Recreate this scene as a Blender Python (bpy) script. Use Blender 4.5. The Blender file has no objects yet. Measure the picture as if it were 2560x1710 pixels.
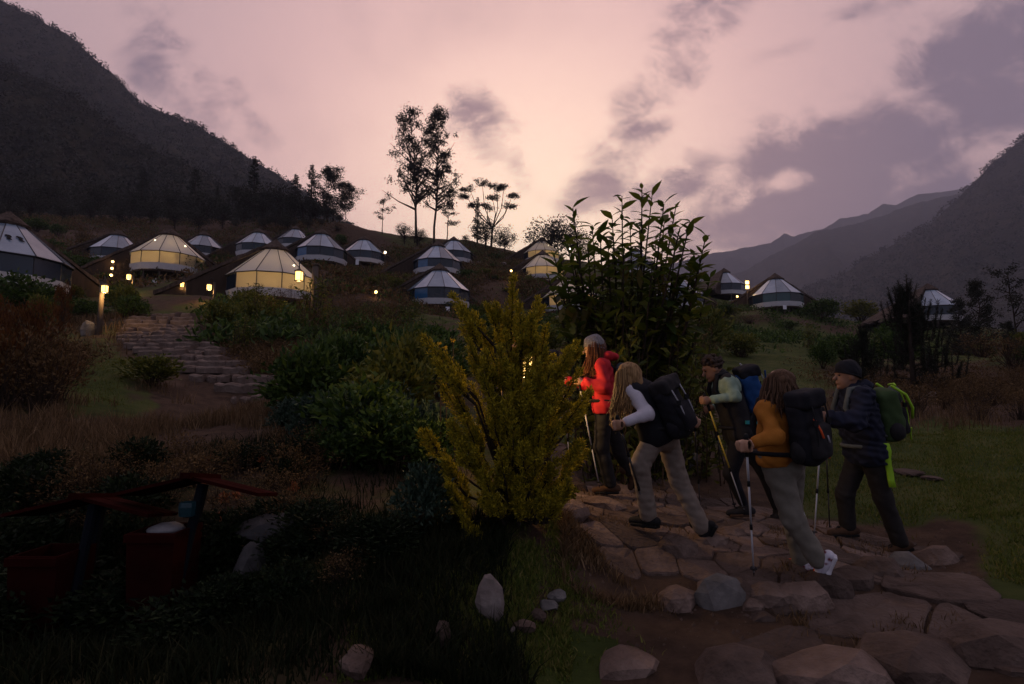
import bpy, math, random
import numpy as np
from mathutils import Vector, Matrix

random.seed(7); np.random.seed(7)
SC = bpy.context.scene
COL = SC.collection
R = math.radians

# ------------------------------------------------------------------ camera
FPX = 1422.0                      # focal length in pixels of the 2560 px photograph
CAM = Vector((0.0, 0.0, 1.5))
PITCH = math.atan((1000 - 855) / FPX)
cam_d = bpy.data.cameras.new('camera'); cam = bpy.data.objects.new('camera', cam_d)
COL.objects.link(cam); SC.camera = cam
cam.location = CAM; cam.rotation_euler = (R(90) + PITCH, 0, 0)
cam_d.sensor_width = 36.0; cam_d.lens = 36.0 * FPX / 2560; cam_d.clip_end = 20000; cam_d.clip_start = 0.05
CF = Vector((0, math.cos(PITCH), math.sin(PITCH))); CU = Vector((0, -math.sin(PITCH), math.cos(PITCH)))

def W(px, py, d):
    """world point seen at a pixel of the photograph, d metres along the viewing axis"""
    return CAM + CF * d + Vector((1, 0, 0)) * ((px - 1280) / FPX * d) + CU * ((855 - py) / FPX * d)

# ------------------------------------------------------------------ world (dusk sky)
SUN_EL, SUN_AZ = R(-1.5), R(0.8)
wd = bpy.data.worlds.new('World'); SC.world = wd; wd.use_nodes = True
wd.cycles.sampling_method = 'MANUAL'; wd.cycles.sample_map_resolution = 512
nt = wd.node_tree; nt.nodes.clear()
def N(tp, **kw):
    n = nt.nodes.new(tp)
    for k, v in kw.items(): setattr(n, k, v)
    return n
def L(a, b): nt.links.new(a, b)
def math_n(op, a, b=None, c=None, clamp=False):
    n = N('ShaderNodeMath', operation=op, use_clamp=clamp)
    for i, v in enumerate((a, b, c)):
        if v is None: continue
        if isinstance(v, (int, float)): n.inputs[i].default_value = v
        else: L(v, n.inputs[i])
    return n.outputs[0]
def ramp_n(fac, stops, interp='LINEAR'):
    n = N('ShaderNodeValToRGB'); n.color_ramp.interpolation = interp
    el = n.color_ramp.elements
    while len(el) < len(stops): el.new(0.5)
    for e, (p, c) in zip(el, stops):
        e.position = p; e.color = (*c, 1) if len(c) == 3 else c
    if fac is not None: L(fac, n.inputs[0])
    return n.outputs[0]
def mix_n(fac, a, b, mode='MIX'):
    n = N('ShaderNodeMix', data_type='RGBA', blend_type=mode)
    for i, v in ((0, fac), (6, a), (7, b)):
        if isinstance(v, (int, float)): n.inputs[i].default_value = v
        elif isinstance(v, tuple): n.inputs[i].default_value = (*v, 1)
        else: L(v, n.inputs[i])
    return n.outputs[2]

out = N('ShaderNodeOutputWorld'); tc = N('ShaderNodeTexCoord')
sep = N('ShaderNodeSeparateXYZ'); L(tc.outputs['Generated'], sep.inputs[0])
dx, dy, dz = sep.outputs
glow = Vector((0.03, 1.0, 0.20)).normalized()
dot = N('ShaderNodeVectorMath', operation='DOT_PRODUCT'); L(tc.outputs['Generated'], dot.inputs[0]); dot.inputs[1].default_value = glow
ang = math_n('DIVIDE', math_n('ARCCOSINE', dot.outputs['Value']), math.pi)      # 0 at the afterglow .. 1 opposite
K = .4        # ramps hold 0..1; the background strength below scales them back up
def kc(*c): return tuple(v * K for v in c)
sky = ramp_n(ang, [(0.0, kc(2.0, 1.52, 1.02)), (0.035, kc(1.92, 1.42, .98)), (0.09, kc(1.52, 1.00, .78)), (0.145, kc(1.00, .615, .565)), (0.20, kc(.70, .45, .45)),
                   (0.29, kc(.53, .37, .40)), (0.42, kc(.40, .335, .385)), (0.6, kc(.30, .285, .36)), (1.0, kc(.19, .20, .30))], 'B_SPLINE')
# clouds: world directions flattened on the plane y = 1
ysafe = math_n('MAXIMUM', dy, 0.06)
u = math_n('DIVIDE', dx, ysafe); w = math_n('DIVIDE', dz, ysafe)
uw = N('ShaderNodeCombineXYZ'); L(u, uw.inputs[0]); L(w, uw.inputs[1])
def blob(px, py, a_deg, lx, ly, soft=1.0):
    """soft elongated region of sky centred on the direction of that pixel"""
    v = (W(px, py, 1.0) - CAM); cu, cw = v.x / v.y, v.z / v.y
    m = N('ShaderNodeMapping', vector_type='TEXTURE'); L(uw.outputs[0], m.inputs[0])
    m.inputs['Location'].default_value = (cu, cw, 0); m.inputs['Rotation'].default_value = (0, 0, R(a_deg))
    m.inputs['Scale'].default_value = (lx / FPX, ly / FPX, 1)
    ln = N('ShaderNodeVectorMath', operation='LENGTH'); L(m.outputs[0], ln.inputs[0])
    mr = N('ShaderNodeMapRange', interpolation_type='SMOOTHSTEP'); L(ln.outputs['Value'], mr.inputs[0])
    mr.inputs[1].default_value = 1.25; mr.inputs[2].default_value = 0.15; mr.inputs[3].default_value = 0.0; mr.inputs[4].default_value = soft
    return mr.outputs[0]
blobs = [blob(2150, 400, 24, 720, 230, 1.1), blob(2480, 190, 30, 420, 260, 1.05), blob(1880, 560, 12, 420, 150, .85), blob(2250, 520, 16, 700, 160, .9),
         blob(1640, 230, 60, 460, 120, .72), blob(1540, 420, 45, 260, 95, .66), blob(1790, 60, 50, 260, 90, .5), blob(1700, 470, 30, 260, 120, .7),
         blob(1205, 320, -58, 260, 110, .72), blob(450, 190, -50, 290, 160, .52), blob(610, 265, -52, 170, 70, .48),
         blob(2150, 40, 20, 500, 60, .3)]
msk = blobs[0]
for b in blobs[1:]: msk = math_n('MAXIMUM', msk, b)
gen = N('ShaderNodeMapping'); L(uw.outputs[0], gen.inputs[0]); gen.inputs['Rotation'].default_value = (0, 0, R(-40)); gen.inputs['Scale'].default_value = (1.0, 1.5, 1)
def noise_n(vec, scale, detail, rough, dist=0.0):
    n = N('ShaderNodeTexNoise'); L(vec, n.inputs['Vector']); n.inputs['Scale'].default_value = scale
    n.inputs['Detail'].default_value = detail; n.inputs['Roughness'].default_value = rough; n.inputs['Distortion'].default_value = dist
    return n.outputs[0]
n1 = noise_n(gen.outputs[0], 7.0, 12, .64, .35)
n2 = noise_n(gen.outputs[0], 2.1, 4, .5)
nz = math_n('ADD', math_n('MULTIPLY', n1, .62), math_n('MULTIPLY', n2, .38))
# clouds elsewhere in the sky (any direction) keep going the same way
brk = math_n('SUBTRACT', 1.0, math_n('MAXIMUM', blob(1972, 455, 15, 95, 50, .85), blob(1860, 500, 40, 60, 30, .5)))
msk = math_n('MULTIPLY', msk, brk)
gen2 = noise_n(tc.outputs['Generated'], 2.6, 8, .58, .3)
amt = math_n('ADD', math_n('MULTIPLY', msk, 1.05), math_n('MULTIPLY', math_n('SUBTRACT', nz, .5), 4.4))
amt = math_n('MULTIPLY', amt, math_n('GREATER_THAN', msk, 0.001))
cl = N('ShaderNodeMapRange', interpolation_type='SMOOTHSTEP'); L(amt, cl.inputs[0])
cl.inputs[1].default_value = 0.10; cl.inputs[2].default_value = 1.05; cl.inputs[3].default_value = 0; cl.inputs[4].default_value = .95
cl_f = math_n('MULTIPLY', cl.outputs[0], math_n('MULTIPLY', msk, 3.0, clamp=True))
wide = N('ShaderNodeMapRange', interpolation_type='SMOOTHSTEP'); L(gen2, wide.inputs[0])
wide.inputs[1].default_value = .5; wide.inputs[2].default_value = .78; wide.inputs[3].default_value = 0; wide.inputs[4].default_value = .30
cloudcol = ramp_n(ang, [(0, kc(.85, .52, .44)), (.08, kc(.42, .26, .27)), (.2, kc(.21, .15, .20)), (.4, kc(.15, .13, .19)), (1, kc(.10, .11, .18))])
col = mix_n(math_n('MAXIMUM', cl_f, wide.outputs[0]), sky, cloudcol)
bg = N('ShaderNodeBackground'); L(col, bg.inputs[0]); bg.inputs[1].default_value = 1.05 / K
st = N('ShaderNodeTexSky', sky_type='NISHITA', sun_disc=False, sun_elevation=SUN_EL, sun_rotation=SUN_AZ, altitude=2500)
bg2 = N('ShaderNodeBackground'); L(st.outputs[0], bg2.inputs[0]); bg2.inputs[1].default_value = 0.02
addw = N('ShaderNodeAddShader'); L(bg.outputs[0], addw.inputs[0]); L(bg2.outputs[0], addw.inputs[1]); L(addw.outputs[0], out.inputs[0])

SC.view_settings.view_transform = 'Standard'; SC.view_settings.look = 'None'
SC.view_settings.exposure = 0.0; SC.view_settings.gamma = 1.0
SC.render.engine = 'CYCLES'
SC.cycles.use_denoising = True; SC.cycles.max_bounces = 6; SC.cycles.diffuse_bounces = 3; SC.cycles.glossy_bounces = 3
SC.cycles.transmission_bounces = 4; SC.cycles.volume_bounces = 1; SC.cycles.transparent_max_bounces = 8
SC.cycles.sample_clamp_indirect = 4.0; SC.cycles.caustics_reflective = False; SC.cycles.caustics_refractive = False

# ------------------------------------------------------------------ helpers
def mk_mat(name, base, rough=.8, spec=.3, build=None):
    m = bpy.data.materials.new(name); m.use_nodes = True
    b = m.node_tree.nodes['Principled BSDF']
    b.inputs['Base Color'].default_value = (*base, 1); b.inputs['Roughness'].default_value = rough
    b.inputs['Specular IOR Level'].default_value = spec
    if build: build(m.node_tree, b)
    return m
def noise_mat(name, cols, scale, rough=.85, spec=.2, bump=0.0, bscale=None, detail=6, stretch=(1, 1, 1), coord='Object', bdist=.02, lo=.3, hi=.7, trans=0.0):
    """procedural material: a ramp of colours over noise, optional fine relief, optional leaf translucency"""
    def build(t, b):
        tc = t.nodes.new('ShaderNodeTexCoord'); mp = t.nodes.new('ShaderNodeMapping'); t.links.new(tc.outputs[coord], mp.inputs[0])
        mp.inputs['Scale'].default_value = stretch
        n = t.nodes.new('ShaderNodeTexNoise'); n.inputs['Scale'].default_value = scale; n.inputs['Detail'].default_value = detail
        n.inputs['Roughness'].default_value = .62
        t.links.new(mp.outputs[0], n.inputs['Vector'])
        r = t.nodes.new('ShaderNodeValToRGB'); el = r.color_ramp.elements
        while len(el) < len(cols): el.new(.5)
        for i, (e, c) in enumerate(zip(el, cols)):
            e.position = lo + (hi - lo) * i / max(1, len(cols) - 1); e.color = (*c, 1)
        t.links.new(n.outputs[0], r.inputs[0]); t.links.new(r.outputs[0], b.inputs['Base Color'])
        if bump:
            n2 = t.nodes.new('ShaderNodeTexNoise'); n2.inputs['Scale'].default_value = bscale or scale * 4; n2.inputs['Detail'].default_value = 7
            t.links.new(mp.outputs[0], n2.inputs['Vector'])
            bp = t.nodes.new('ShaderNodeBump'); bp.inputs['Strength'].default_value = bump; bp.inputs['Distance'].default_value = bdist
            t.links.new(n2.outputs[0], bp.inputs['Height']); t.links.new(bp.outputs[0], b.inputs['Normal'])
        if trans:
            o = t.nodes['Material Output']; tr = t.nodes.new('ShaderNodeBsdfTranslucent'); mx = t.nodes.new('ShaderNodeMixShader')
            t.links.new(r.outputs[0], tr.inputs[0]); mx.inputs[0].default_value = trans
            t.links.new(b.outputs[0], mx.inputs[1]); t.links.new(tr.outputs[0], mx.inputs[2]); t.links.new(mx.outputs[0], o.inputs[0])
    return mk_mat(name, cols[0], rough, spec, build)
def emit_mat(name, colr, strength):
    m = bpy.data.materials.new(name); m.use_nodes = True; t = m.node_tree; b = t.nodes['Principled BSDF']
    b.inputs['Emission Color'].default_value = (*colr, 1); b.inputs['Emission Strength'].default_value = strength
    b.inputs['Base Color'].default_value = (*colr, 1)
    return m

def mesh_np(name, V, F, mats, smooth=False, fmat=None):
    V = np.asarray(V, np.float32).reshape(-1, 3)
    me = bpy.data.meshes.new(name)
    if isinstance(F, np.ndarray):
        k = F.shape[1]; nF = len(F)
        me.vertices.add(len(V)); me.vertices.foreach_set('co', V.ravel())
        me.loops.add(nF * k); me.loops.foreach_set('vertex_index', F.astype(np.int32).ravel())
        me.polygons.add(nF); me.polygons.foreach_set('loop_start', np.arange(0, nF * k, k, dtype=np.int32))
        try: me.polygons.foreach_set('loop_total', np.full(nF, k, np.int32))
        except Exception: pass
        me.update(calc_edges=True)
    else:
        me.from_pydata([tuple(map(float, v)) for v in V], [], [tuple(f) for f in F]); me.update()
    for m in (mats if isinstance(mats, (list, tuple)) else [mats]): me.materials.append(m)
    if smooth: me.polygons.foreach_set('use_smooth', np.ones(len(me.polygons), bool))
    if fmat is not None: me.polygons.foreach_set('material_index', np.asarray(fmat, np.int32))
    return me
def link(name, me, parent=None, loc=None, rz=None):
    o = bpy.data.objects.new(name, me); COL.objects.link(o)
    if parent: o.parent = parent
    if loc is not None: o.location = loc
    if rz is not None: o.rotation_euler = (0, 0, rz)
    return o
def tag(o, label=None, cat=None, group=None, kind=None):
    if label: o['label'] = label
    if cat: o['category'] = cat
    if group: o['group'] = group
    if kind: o['kind'] = kind
    return o
def empty(name, loc, rz=0.0):
    o = bpy.data.objects.new(name, None); COL.objects.link(o); o.location = loc; o.rotation_euler = (0, 0, rz); o.empty_display_size = .2
    return o
def copy_tree(o, parent=None):
    c = o.copy(); COL.objects.link(c); c.parent = parent
    for ch in o.children: copy_tree(ch, c)
    return c

class MB:
    """collects simple solids into one mesh"""
    def __init__(s): s.v = []; s.f = []
    def add(s, V, F):
        n = len(s.v); s.v.extend([tuple(v) for v in V]); s.f.extend([tuple(i + n for i in f) for f in F]); return s
    def box(s, c, size, M=None):
        x, y, z = (q / 2 for q in size); P = [Vector((sx * x, sy * y, sz * z)) for sx in (-1, 1) for sy in (-1, 1) for sz in (-1, 1)]
        if M is not None: P = [M @ p for p in P]
        return s.add([p + Vector(c) for p in P], [(0, 1, 3, 2), (4, 6, 7, 5), (0, 4, 5, 1), (2, 3, 7, 6), (0, 2, 6, 4), (1, 5, 7, 3)])
    def tube(s, pts, rad, n=8, cap=True):
        pts = [Vector(p) for p in pts]
        rads = rad if isinstance(rad, (list, tuple)) else [rad] * len(pts)
        base = len(s.v); prev = None
        for i, p in enumerate(pts):
            t = (pts[min(i + 1, len(pts) - 1)] - pts[max(i - 1, 0)]).normalized()
            a = prev if prev is not None else (Vector((1, 0, 0)) if abs(t.x) < .8 else Vector((0, 1, 0)))
            a = (a - t * a.dot(t)).normalized(); b = t.cross(a); prev = a
            for k in range(n):
                q = 2 * math.pi * k / n; s.v.append(tuple(p + (a * math.cos(q) + b * math.sin(q)) * rads[i]))
        for i in range(len(pts) - 1):
            for k in range(n):
                k2 = (k + 1) % n
                s.f.append((base + i * n + k, base + i * n + k2, base + (i + 1) * n + k2, base + (i + 1) * n + k))
        if cap:
            s.f.append(tuple(base + k for k in range(n))[::-1]); s.f.append(tuple(base + (len(pts) - 1) * n + k for k in range(n)))
        return s
    def lathe(s, prof, n=16, c=(0, 0, 0)):
        base = len(s.v)
        for r_, z_ in prof:
            for k in range(n):
                q = 2 * math.pi * k / n; s.v.append((c[0] + r_ * math.cos(q), c[1] + r_ * math.sin(q), c[2] + z_))
        for i in range(len(prof) - 1):
            for k in range(n):
                k2 = (k + 1) % n
                s.f.append((base + i * n + k, base + i * n + k2, base + (i + 1) * n + k2, base + (i + 1) * n + k))
        s.f.append(tuple(base + k for k in range(n))[::-1]); s.f.append(tuple(base + (len(prof) - 1) * n + k for k in range(n)))
        return s
    def mesh(s, name, mat, smooth=False): return mesh_np(name, s.v, s.f, mat, smooth)
    def build(s, name, mat, parent=None, smooth=False): return link(name, s.mesh(name, mat, smooth), parent)

# numpy value noise
_rng = np.random.RandomState(11); _perm = _rng.rand(256, 256)
def vnoise(x, y):
    x = np.asarray(x, float); y = np.asarray(y, float)
    xi = np.floor(x).astype(int); yi = np.floor(y).astype(int); fx = x - xi; fy = y - yi
    fx = fx * fx * (3 - 2 * fx); fy = fy * fy * (3 - 2 * fy)
    g = lambda a, b: _perm[a & 255, b & 255]
    return (g(xi, yi) * (1 - fx) + g(xi + 1, yi) * fx) * (1 - fy) + (g(xi, yi + 1) * (1 - fx) + g(xi + 1, yi + 1) * fx) * fy - .5
def fbm(x, y, o=4, gain=.5):
    s = 0; a = 1.0
    for i in range(o):
        s = s + a * vnoise(x * 2 ** i + 17.3 * i, y * 2 ** i + 5.1 * i); a *= gain
    return s
# ------------------------------------------------------------------ cabins: where they stand (pixel of axis, band bottom, depth, facing, lit)
# px, py_floor(front band bottom), depth, facing degrees (0 = glass straight to the camera, + turns the glass to the right), lit, label
CABINS = [
 (8,   703, 32.0,  8, 0, 'large unlit glass-fronted cabin with two dark bird marks on its pale roof panel'),
 (292, 652, 72.0, 14, 0, 'unlit dome cabin above the column of three small lamps'),
 (419, 672, 54.0,  2, 1, 'glowing cabin on stilts at the head of the stone stairway'),
 (508, 640, 88.0,  4, 0, 'small unlit cabin just behind the glowing stilted cabin'),
 (684, 738, 40.0, 24, 1, 'glowing cabin with long thatched slope beside the bracket lantern'),
 (645, 634, 86.0,  0, 0, 'unlit cabin partly hidden by the thatched peak of the glowing cabin'),
 (738, 616, 104.,  4, 0, 'topmost unlit cabin with the conifers behind it'),
 (803, 648, 71.0, 12, 0, 'unlit cabin on tall stilts behind the bracket lantern post'),
 (909, 652, 86.0,  6, 0, 'unlit cabin with a single white lamp at its eave'),
 (1094, 676, 74.0, 22, 0, 'unlit cabin directly uphill of the blue-paned cabin'),
 (1098, 758, 57.0, 24, 0, 'blue-paned unlit cabin on stilts behind the golden cypress'),
 (1134, 650, 92.0, 14, 0, 'unlit cabin below the tall eucalyptus group'),
 (1354, 648, 100., 26, 1, 'glowing cabin with broad thatch high up against the bright sky'),
 (1357, 693, 82.0, 26, 1, 'glowing cabin one row below the highest lit cabin'),
 (1428, 772, 62.0, 26, 1, 'glowing cabin seen through the lower leaves of the large-leaved tree'),
 (1590, 678, 92.0, 20, 0, 'unlit cabin glimpsed through the crown of the large-leaved tree'),
 (1697, 765, 70.0, 18, 0, 'unlit cabin right beside the large-leaved tree'),
 (1812, 733, 92.0, 95, 0, 'thatched cabin turned sideways next to the double wall lamp'),
 (1941, 764, 72.0, 16, 0, 'unlit cabin with dark green panes alone on the grassy shoulder'),
 (2325, 800, 66.0, 90, 0, 'thatched cabin half hidden behind the upright pine'),
]
def steps_px():
    ys = [991, 961, 937, 914, 900, 886, 875, 865, 856, 846, 837, 828, 818, 809, 799, 790, 781]
    xl = [600, 561, 495, 445, 421, 403, 368, 351, 330, 316, 316, 312, 316, 326, 337, 351, 365]
    xr = [690, 715, 691, 593, 575, 526, 519, 526, 505, 491, 474, 466, 466, 466, 463, 456, 449]
    for i, (a, b, c) in enumerate(zip(ys, xl, xr)): yield i, a, b, c, 13.5 + .6 * i
# ------------------------------------------------------------------ terrain: thin-plate spline through surveyed points
ctl = [  # px, py, depth
 (1280, 1705, 3.0), (400, 1700, 2.8), (2300, 1690, 3.0), (-300, 1650, 3.0), (2900, 1600, 3.2), (1700, 1640, 3.25),
 (2000, 1570, 3.5), (2330, 1520, 3.7), (1560, 1500, 3.9), (2500, 1420, 4.4),
 (1993, 1426, 4.1), (2100, 1349, 5.2), (2250, 1394, 5.0), (1617, 1327, 4.9), (1776, 1372, 4.6), (1850, 1299, 5.9), (1520, 1244, 6.0), (1380, 1200, 6.8),
 (2070, 1480, 3.95), (1800, 1440, 4.2), (1900, 1340, 5.1), (1700, 1290, 5.6), (2200, 1350, 5.4),
 (2400, 1300, 5.6), (2400, 1200, 7.2), (2150, 1230, 7.0), (2400, 1085, 10.5), (2080, 1090, 9.5), (2350, 1010, 15), (2150, 960, 20), (1900, 920, 22), (1700, 960, 14),
 (1850, 880, 32), (2000, 860, 40), (2500, 930, 25), (2700, 1000, 14), (2800, 900, 40),
 (1600, 1120, 8.5), (1450, 1080, 9.5), (1300, 1100, 8.5), (1200, 1220, 5.2), (1350, 1300, 4.5), (1150, 1330, 4.2), (1400, 1400, 4.1), (1150, 1500, 3.5),
 (900, 1120, 7.0), (900, 1250, 5.0), (800, 1010, 10.5), (700, 1090, 7.5), (600, 1180, 5.8), (700, 1350, 4.2), (380, 1530, 3.9), (480, 1500, 4.0), (200, 1530, 3.9), (40, 1530, 3.9), (600, 1420, 4.1), (330, 1260, 4.9), (120, 1250, 5.2), (350, 1180, 6.0), (300, 1650, 3.3),
 (250, 920, 13.5), (150, 1050, 8.5), (50, 1250, 5.2), (-150, 1000, 9), (500, 1060, 10), (250, 850, 19), (80, 870, 19), (-200, 850, 22),
 (900, 850, 24), (1080, 880, 22), (1000, 800, 38), (750, 820, 28), (900, 740, 45), (1250, 820, 36), (1450, 850, 34), (1650, 840, 42), (560, 800, 30), (860, 700, 55),
 (1250, 720, 72), (1000, 650, 92), (1500, 760, 62),
 (480, 738, 38), (560, 750, 36), (630, 765, 34), (330, 738, 40), (980, 775, 52), (1850, 775, 68), (1330, 795, 55), (1280, 705, 78), (1275, 660, 98),
 # crest
 (860, 560, 112), (950, 594, 113), (1080, 600, 115), (1180, 610, 115), (1270, 636, 113), (1450, 655, 110), (1620, 690, 106), (1760, 735, 100), (1900, 770, 90), (2060, 790, 80), (2200, 840, 68),
 (2400, 885, 60), (2600, 905, 55), (2900, 930, 50),
 # beyond the crest it falls away
 (860, 640, 170), (1080, 680, 170), (1270, 710, 170), (1500, 740, 165), (1760, 830, 150), (2060, 880, 130), (2400, 960, 110), (2900, 1000, 100),
 # left hillside behind the cabins
 (650, 580, 115), (450, 590, 110), (250, 600, 95), (80, 600, 80), (-200, 640, 60), (650, 565, 160), (400, 555, 150), (150, 545, 140), (-200, 540, 130), (700, 575, 205), (300, 540, 215), (-200, 520, 210),
]
P = [W(*c) for c in ctl]
for (px, py, d, fc, lit, lab) in CABINS:
    c = W(px, py, d)
    P.append(Vector((c.x, c.y, c.z - 1.2))); P.append(Vector((c.x + 1, c.y - 4, c.z - 2.3)))
for i, py, xl, xr, d in steps_px():
    if i % 2 == 0:
        for q in (xl, xr): v = W(q, py, d); P.append(Vector((v.x, v.y + .15, v.z - .16)))
def uv_of(x, y):
    y2 = np.maximum(y, 2.6)
    return np.stack([x / y2, np.log(y2)], -1)
Pa = np.array([tuple(p) for p in P]); Q = uv_of(Pa[:, 0], Pa[:, 1])
def tps(r2): return np.where(r2 > 1e-12, .5 * r2 * np.log(np.maximum(r2, 1e-12)), 0)
nP = len(Q); Kt = tps(((Q[:, None] - Q[None]) ** 2).sum(-1)) + np.eye(nP) * 6e-4
Aug = np.zeros((nP + 3, nP + 3)); Aug[:nP, :nP] = Kt; Aug[:nP, nP] = 1; Aug[:nP, nP + 1:] = Q; Aug[nP:, :nP] = Aug[:nP, nP:].T
# solve for height divided by distance, so that near ground is as exact as far ground
rhs = np.zeros(nP + 3); rhs[:nP] = (Pa[:, 2] - 1.5) / np.maximum(Pa[:, 1], 2.6)
sol = np.linalg.solve(Aug, rhs)
def ground_z(x, y, rough=True):
    x = np.atleast_1d(np.asarray(x, float)); y = np.atleast_1d(np.asarray(y, float))
    y2 = np.maximum(y, 2.6); q = uv_of(x, y); z = np.empty(len(q))
    for i in range(0, len(q), 20000):
        qq = q[i:i + 20000]; k = tps(((qq[:, None] - Q[None]) ** 2).sum(-1))
        z[i:i + 20000] = k @ sol[:nP] + sol[nP] + qq @ sol[nP + 1:]
    z = z * y2 + 1.5
    if rough:
        a = np.clip((y2 - 6) / 40, 0, 1)
        z = z + a * 1.1 * fbm(x * .11, y * .11, 4) + .05 * fbm(x * 1.3, y * 1.3, 3) * np.clip((y2 - 5.5) / 4, .15, 1)
    return z
def gz(x, y): return float(ground_z([x], [y])[0])

ys = np.concatenate([np.linspace(-14, 2.4, 12), np.exp(np.linspace(math.log(2.6), math.log(260), 330))])
us = np.linspace(-1.75, 1.75, 360)
YY, UU = np.meshgrid(ys, us, indexing='ij'); XX = UU * np.maximum(YY, 2.6 + (2.6 - np.minimum(YY, 2.6)) * .6)
ZZ = ground_z(XX.ravel(), YY.ravel()).reshape(XX.shape)
ZZ = np.where(YY < 2.6, ZZ - .02 * (2.6 - YY), ZZ)
nr, nc = XX.shape; idx = np.arange(nr * nc).reshape(nr, nc)
Fq = np.stack([idx[:-1, :-1], idx[:-1, 1:], idx[1:, 1:], idx[1:, :-1]], -1).reshape(-1, 4)

def ground_build(t, b):
    tc = t.nodes.new('ShaderNodeTexCoord')
    def nz(s, d, r=.6):
        n = t.nodes.new('ShaderNodeTexNoise'); n.inputs['Scale'].default_value = s; n.inputs['Detail'].default_value = d; n.inputs['Roughness'].default_value = r
        t.links.new(tc.outputs['Object'], n.inputs['Vector']); return n.outputs[0]
    def rp(f, st):
        r = t.nodes.new('ShaderNodeValToRGB'); el = r.color_ramp.elements
        while len(el) < len(st): el.new(.5)
        for e, (p, c) in zip(el, st): e.position = p; e.color = (*c, 1)
        t.links.new(f, r.inputs[0]); return r.outputs[0]
    soil = rp(nz(3.0, 9, .7), [(.3, (.028, .018, .012)), (.5, (.066, .041, .028)), (.72, (.105, .068, .046))])
    grass = rp(nz(1.1, 8, .65), [(.3, (.020, .032, .008)), (.5, (.052, .068, .016)), (.68, (.095, .090, .030))])
    at_ = t.nodes.new('ShaderNodeAttribute'); at_.attribute_name = 'turf'; ad = t.nodes.new('ShaderNodeMath'); ad.operation = 'ADD'
    t.links.new(at_.outputs['Fac'], ad.inputs[0]); n3 = t.nodes.new('ShaderNodeMath'); n3.operation = 'MULTIPLY_ADD'; t.links.new(nz(.9, 7, .65), n3.inputs[0]); n3.inputs[1].default_value = .55; n3.inputs[2].default_value = -.27
    n4 = t.nodes.new('ShaderNodeMath'); n4.operation = 'ADD'; t.links.new(nz(.16, 4, .6), n4.inputs[0]); t.links.new(n3.outputs[0], n4.inputs[1]); t.links.new(n4.outputs[0], ad.inputs[1])
    mk = rp(ad.outputs[0], [(.42, (0, 0, 0)), (.58, (1, 1, 1))])
    m = t.nodes.new('ShaderNodeMix'); m.data_type = 'RGBA'; t.links.new(mk, m.inputs[0]); t.links.new(soil, m.inputs[6]); t.links.new(grass, m.inputs[7])
    t.links.new(m.outputs[2], b.inputs['Base Color'])
    bp = t.nodes.new('ShaderNodeBump'); bp.inputs['Strength'].default_value = .8; bp.inputs['Distance'].default_value = .05
    t.links.new(nz(9, 10, .75), bp.inputs['Height']); t.links.new(bp.outputs[0], b.inputs['Normal'])
def turf(x, y, z):
    """how grassy the ground is at a place (-.5 bare .. +.5 lawn)"""
    yy_ = np.maximum(y, .5); px = 1280 + FPX * x / yy_; py = 1000 - FPX * (z - 1.5) / yy_; a = np.zeros_like(px)
    f_ = 9.0 / np.clip(yy_, 4, 60); px = px + 190 * fbm(x * f_ * .55, y * f_ * .55, 4); py = py + 75 * fbm(x * f_ * .5 + 40, y * f_ * .5 + 9, 4)
    def box(x0, x1, y0, y1, w, f):
        sx = np.clip((px - x0) / f, 0, 1) * np.clip((x1 - px) / f, 0, 1); sy = np.clip((py - y0) / (f * .4), 0, 1) * np.clip((y1 - py) / (f * .4), 0, 1); return w * sx * sy
    for b in ((1900, 4000, 1040, 1500, .38, 90), (90, 470, 860, 1030, .30, 60), (1600, 2300, 790, 1010, .16, 120), (1120, 1560, 1330, 1900, .30, 60), (1300, 1950, 1130, 1560, -.55, 60), (1780, 2440, 1255, 1575, -.6, 130), (1500, 2800, 1480, 1900, -.5, 80), (300, 760, 780, 1010, -.3, 60), (850, 1350, 620, 780, -.22, 60), (450, 800, 960, 1200, -.3, 60), (2050, 2800, 900, 1060, -.2, 60), (-400, 900, 450, 700, -.35, 60)): a = a + box(*b)
    return a
M_ground = mk_mat('hillside_ground', (.05, .04, .02), .95, .1, ground_build)
hill = link('hillside', mesh_np('hillside', np.stack([XX, YY, ZZ], -1), Fq, M_ground, True)); tag(hill, kind='structure')
ta = hill.data.attributes.new('turf', 'FLOAT', 'POINT'); ta.data.foreach_set('value', turf(XX.ravel(), YY.ravel(), ZZ.ravel()).astype(np.float32))

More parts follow.
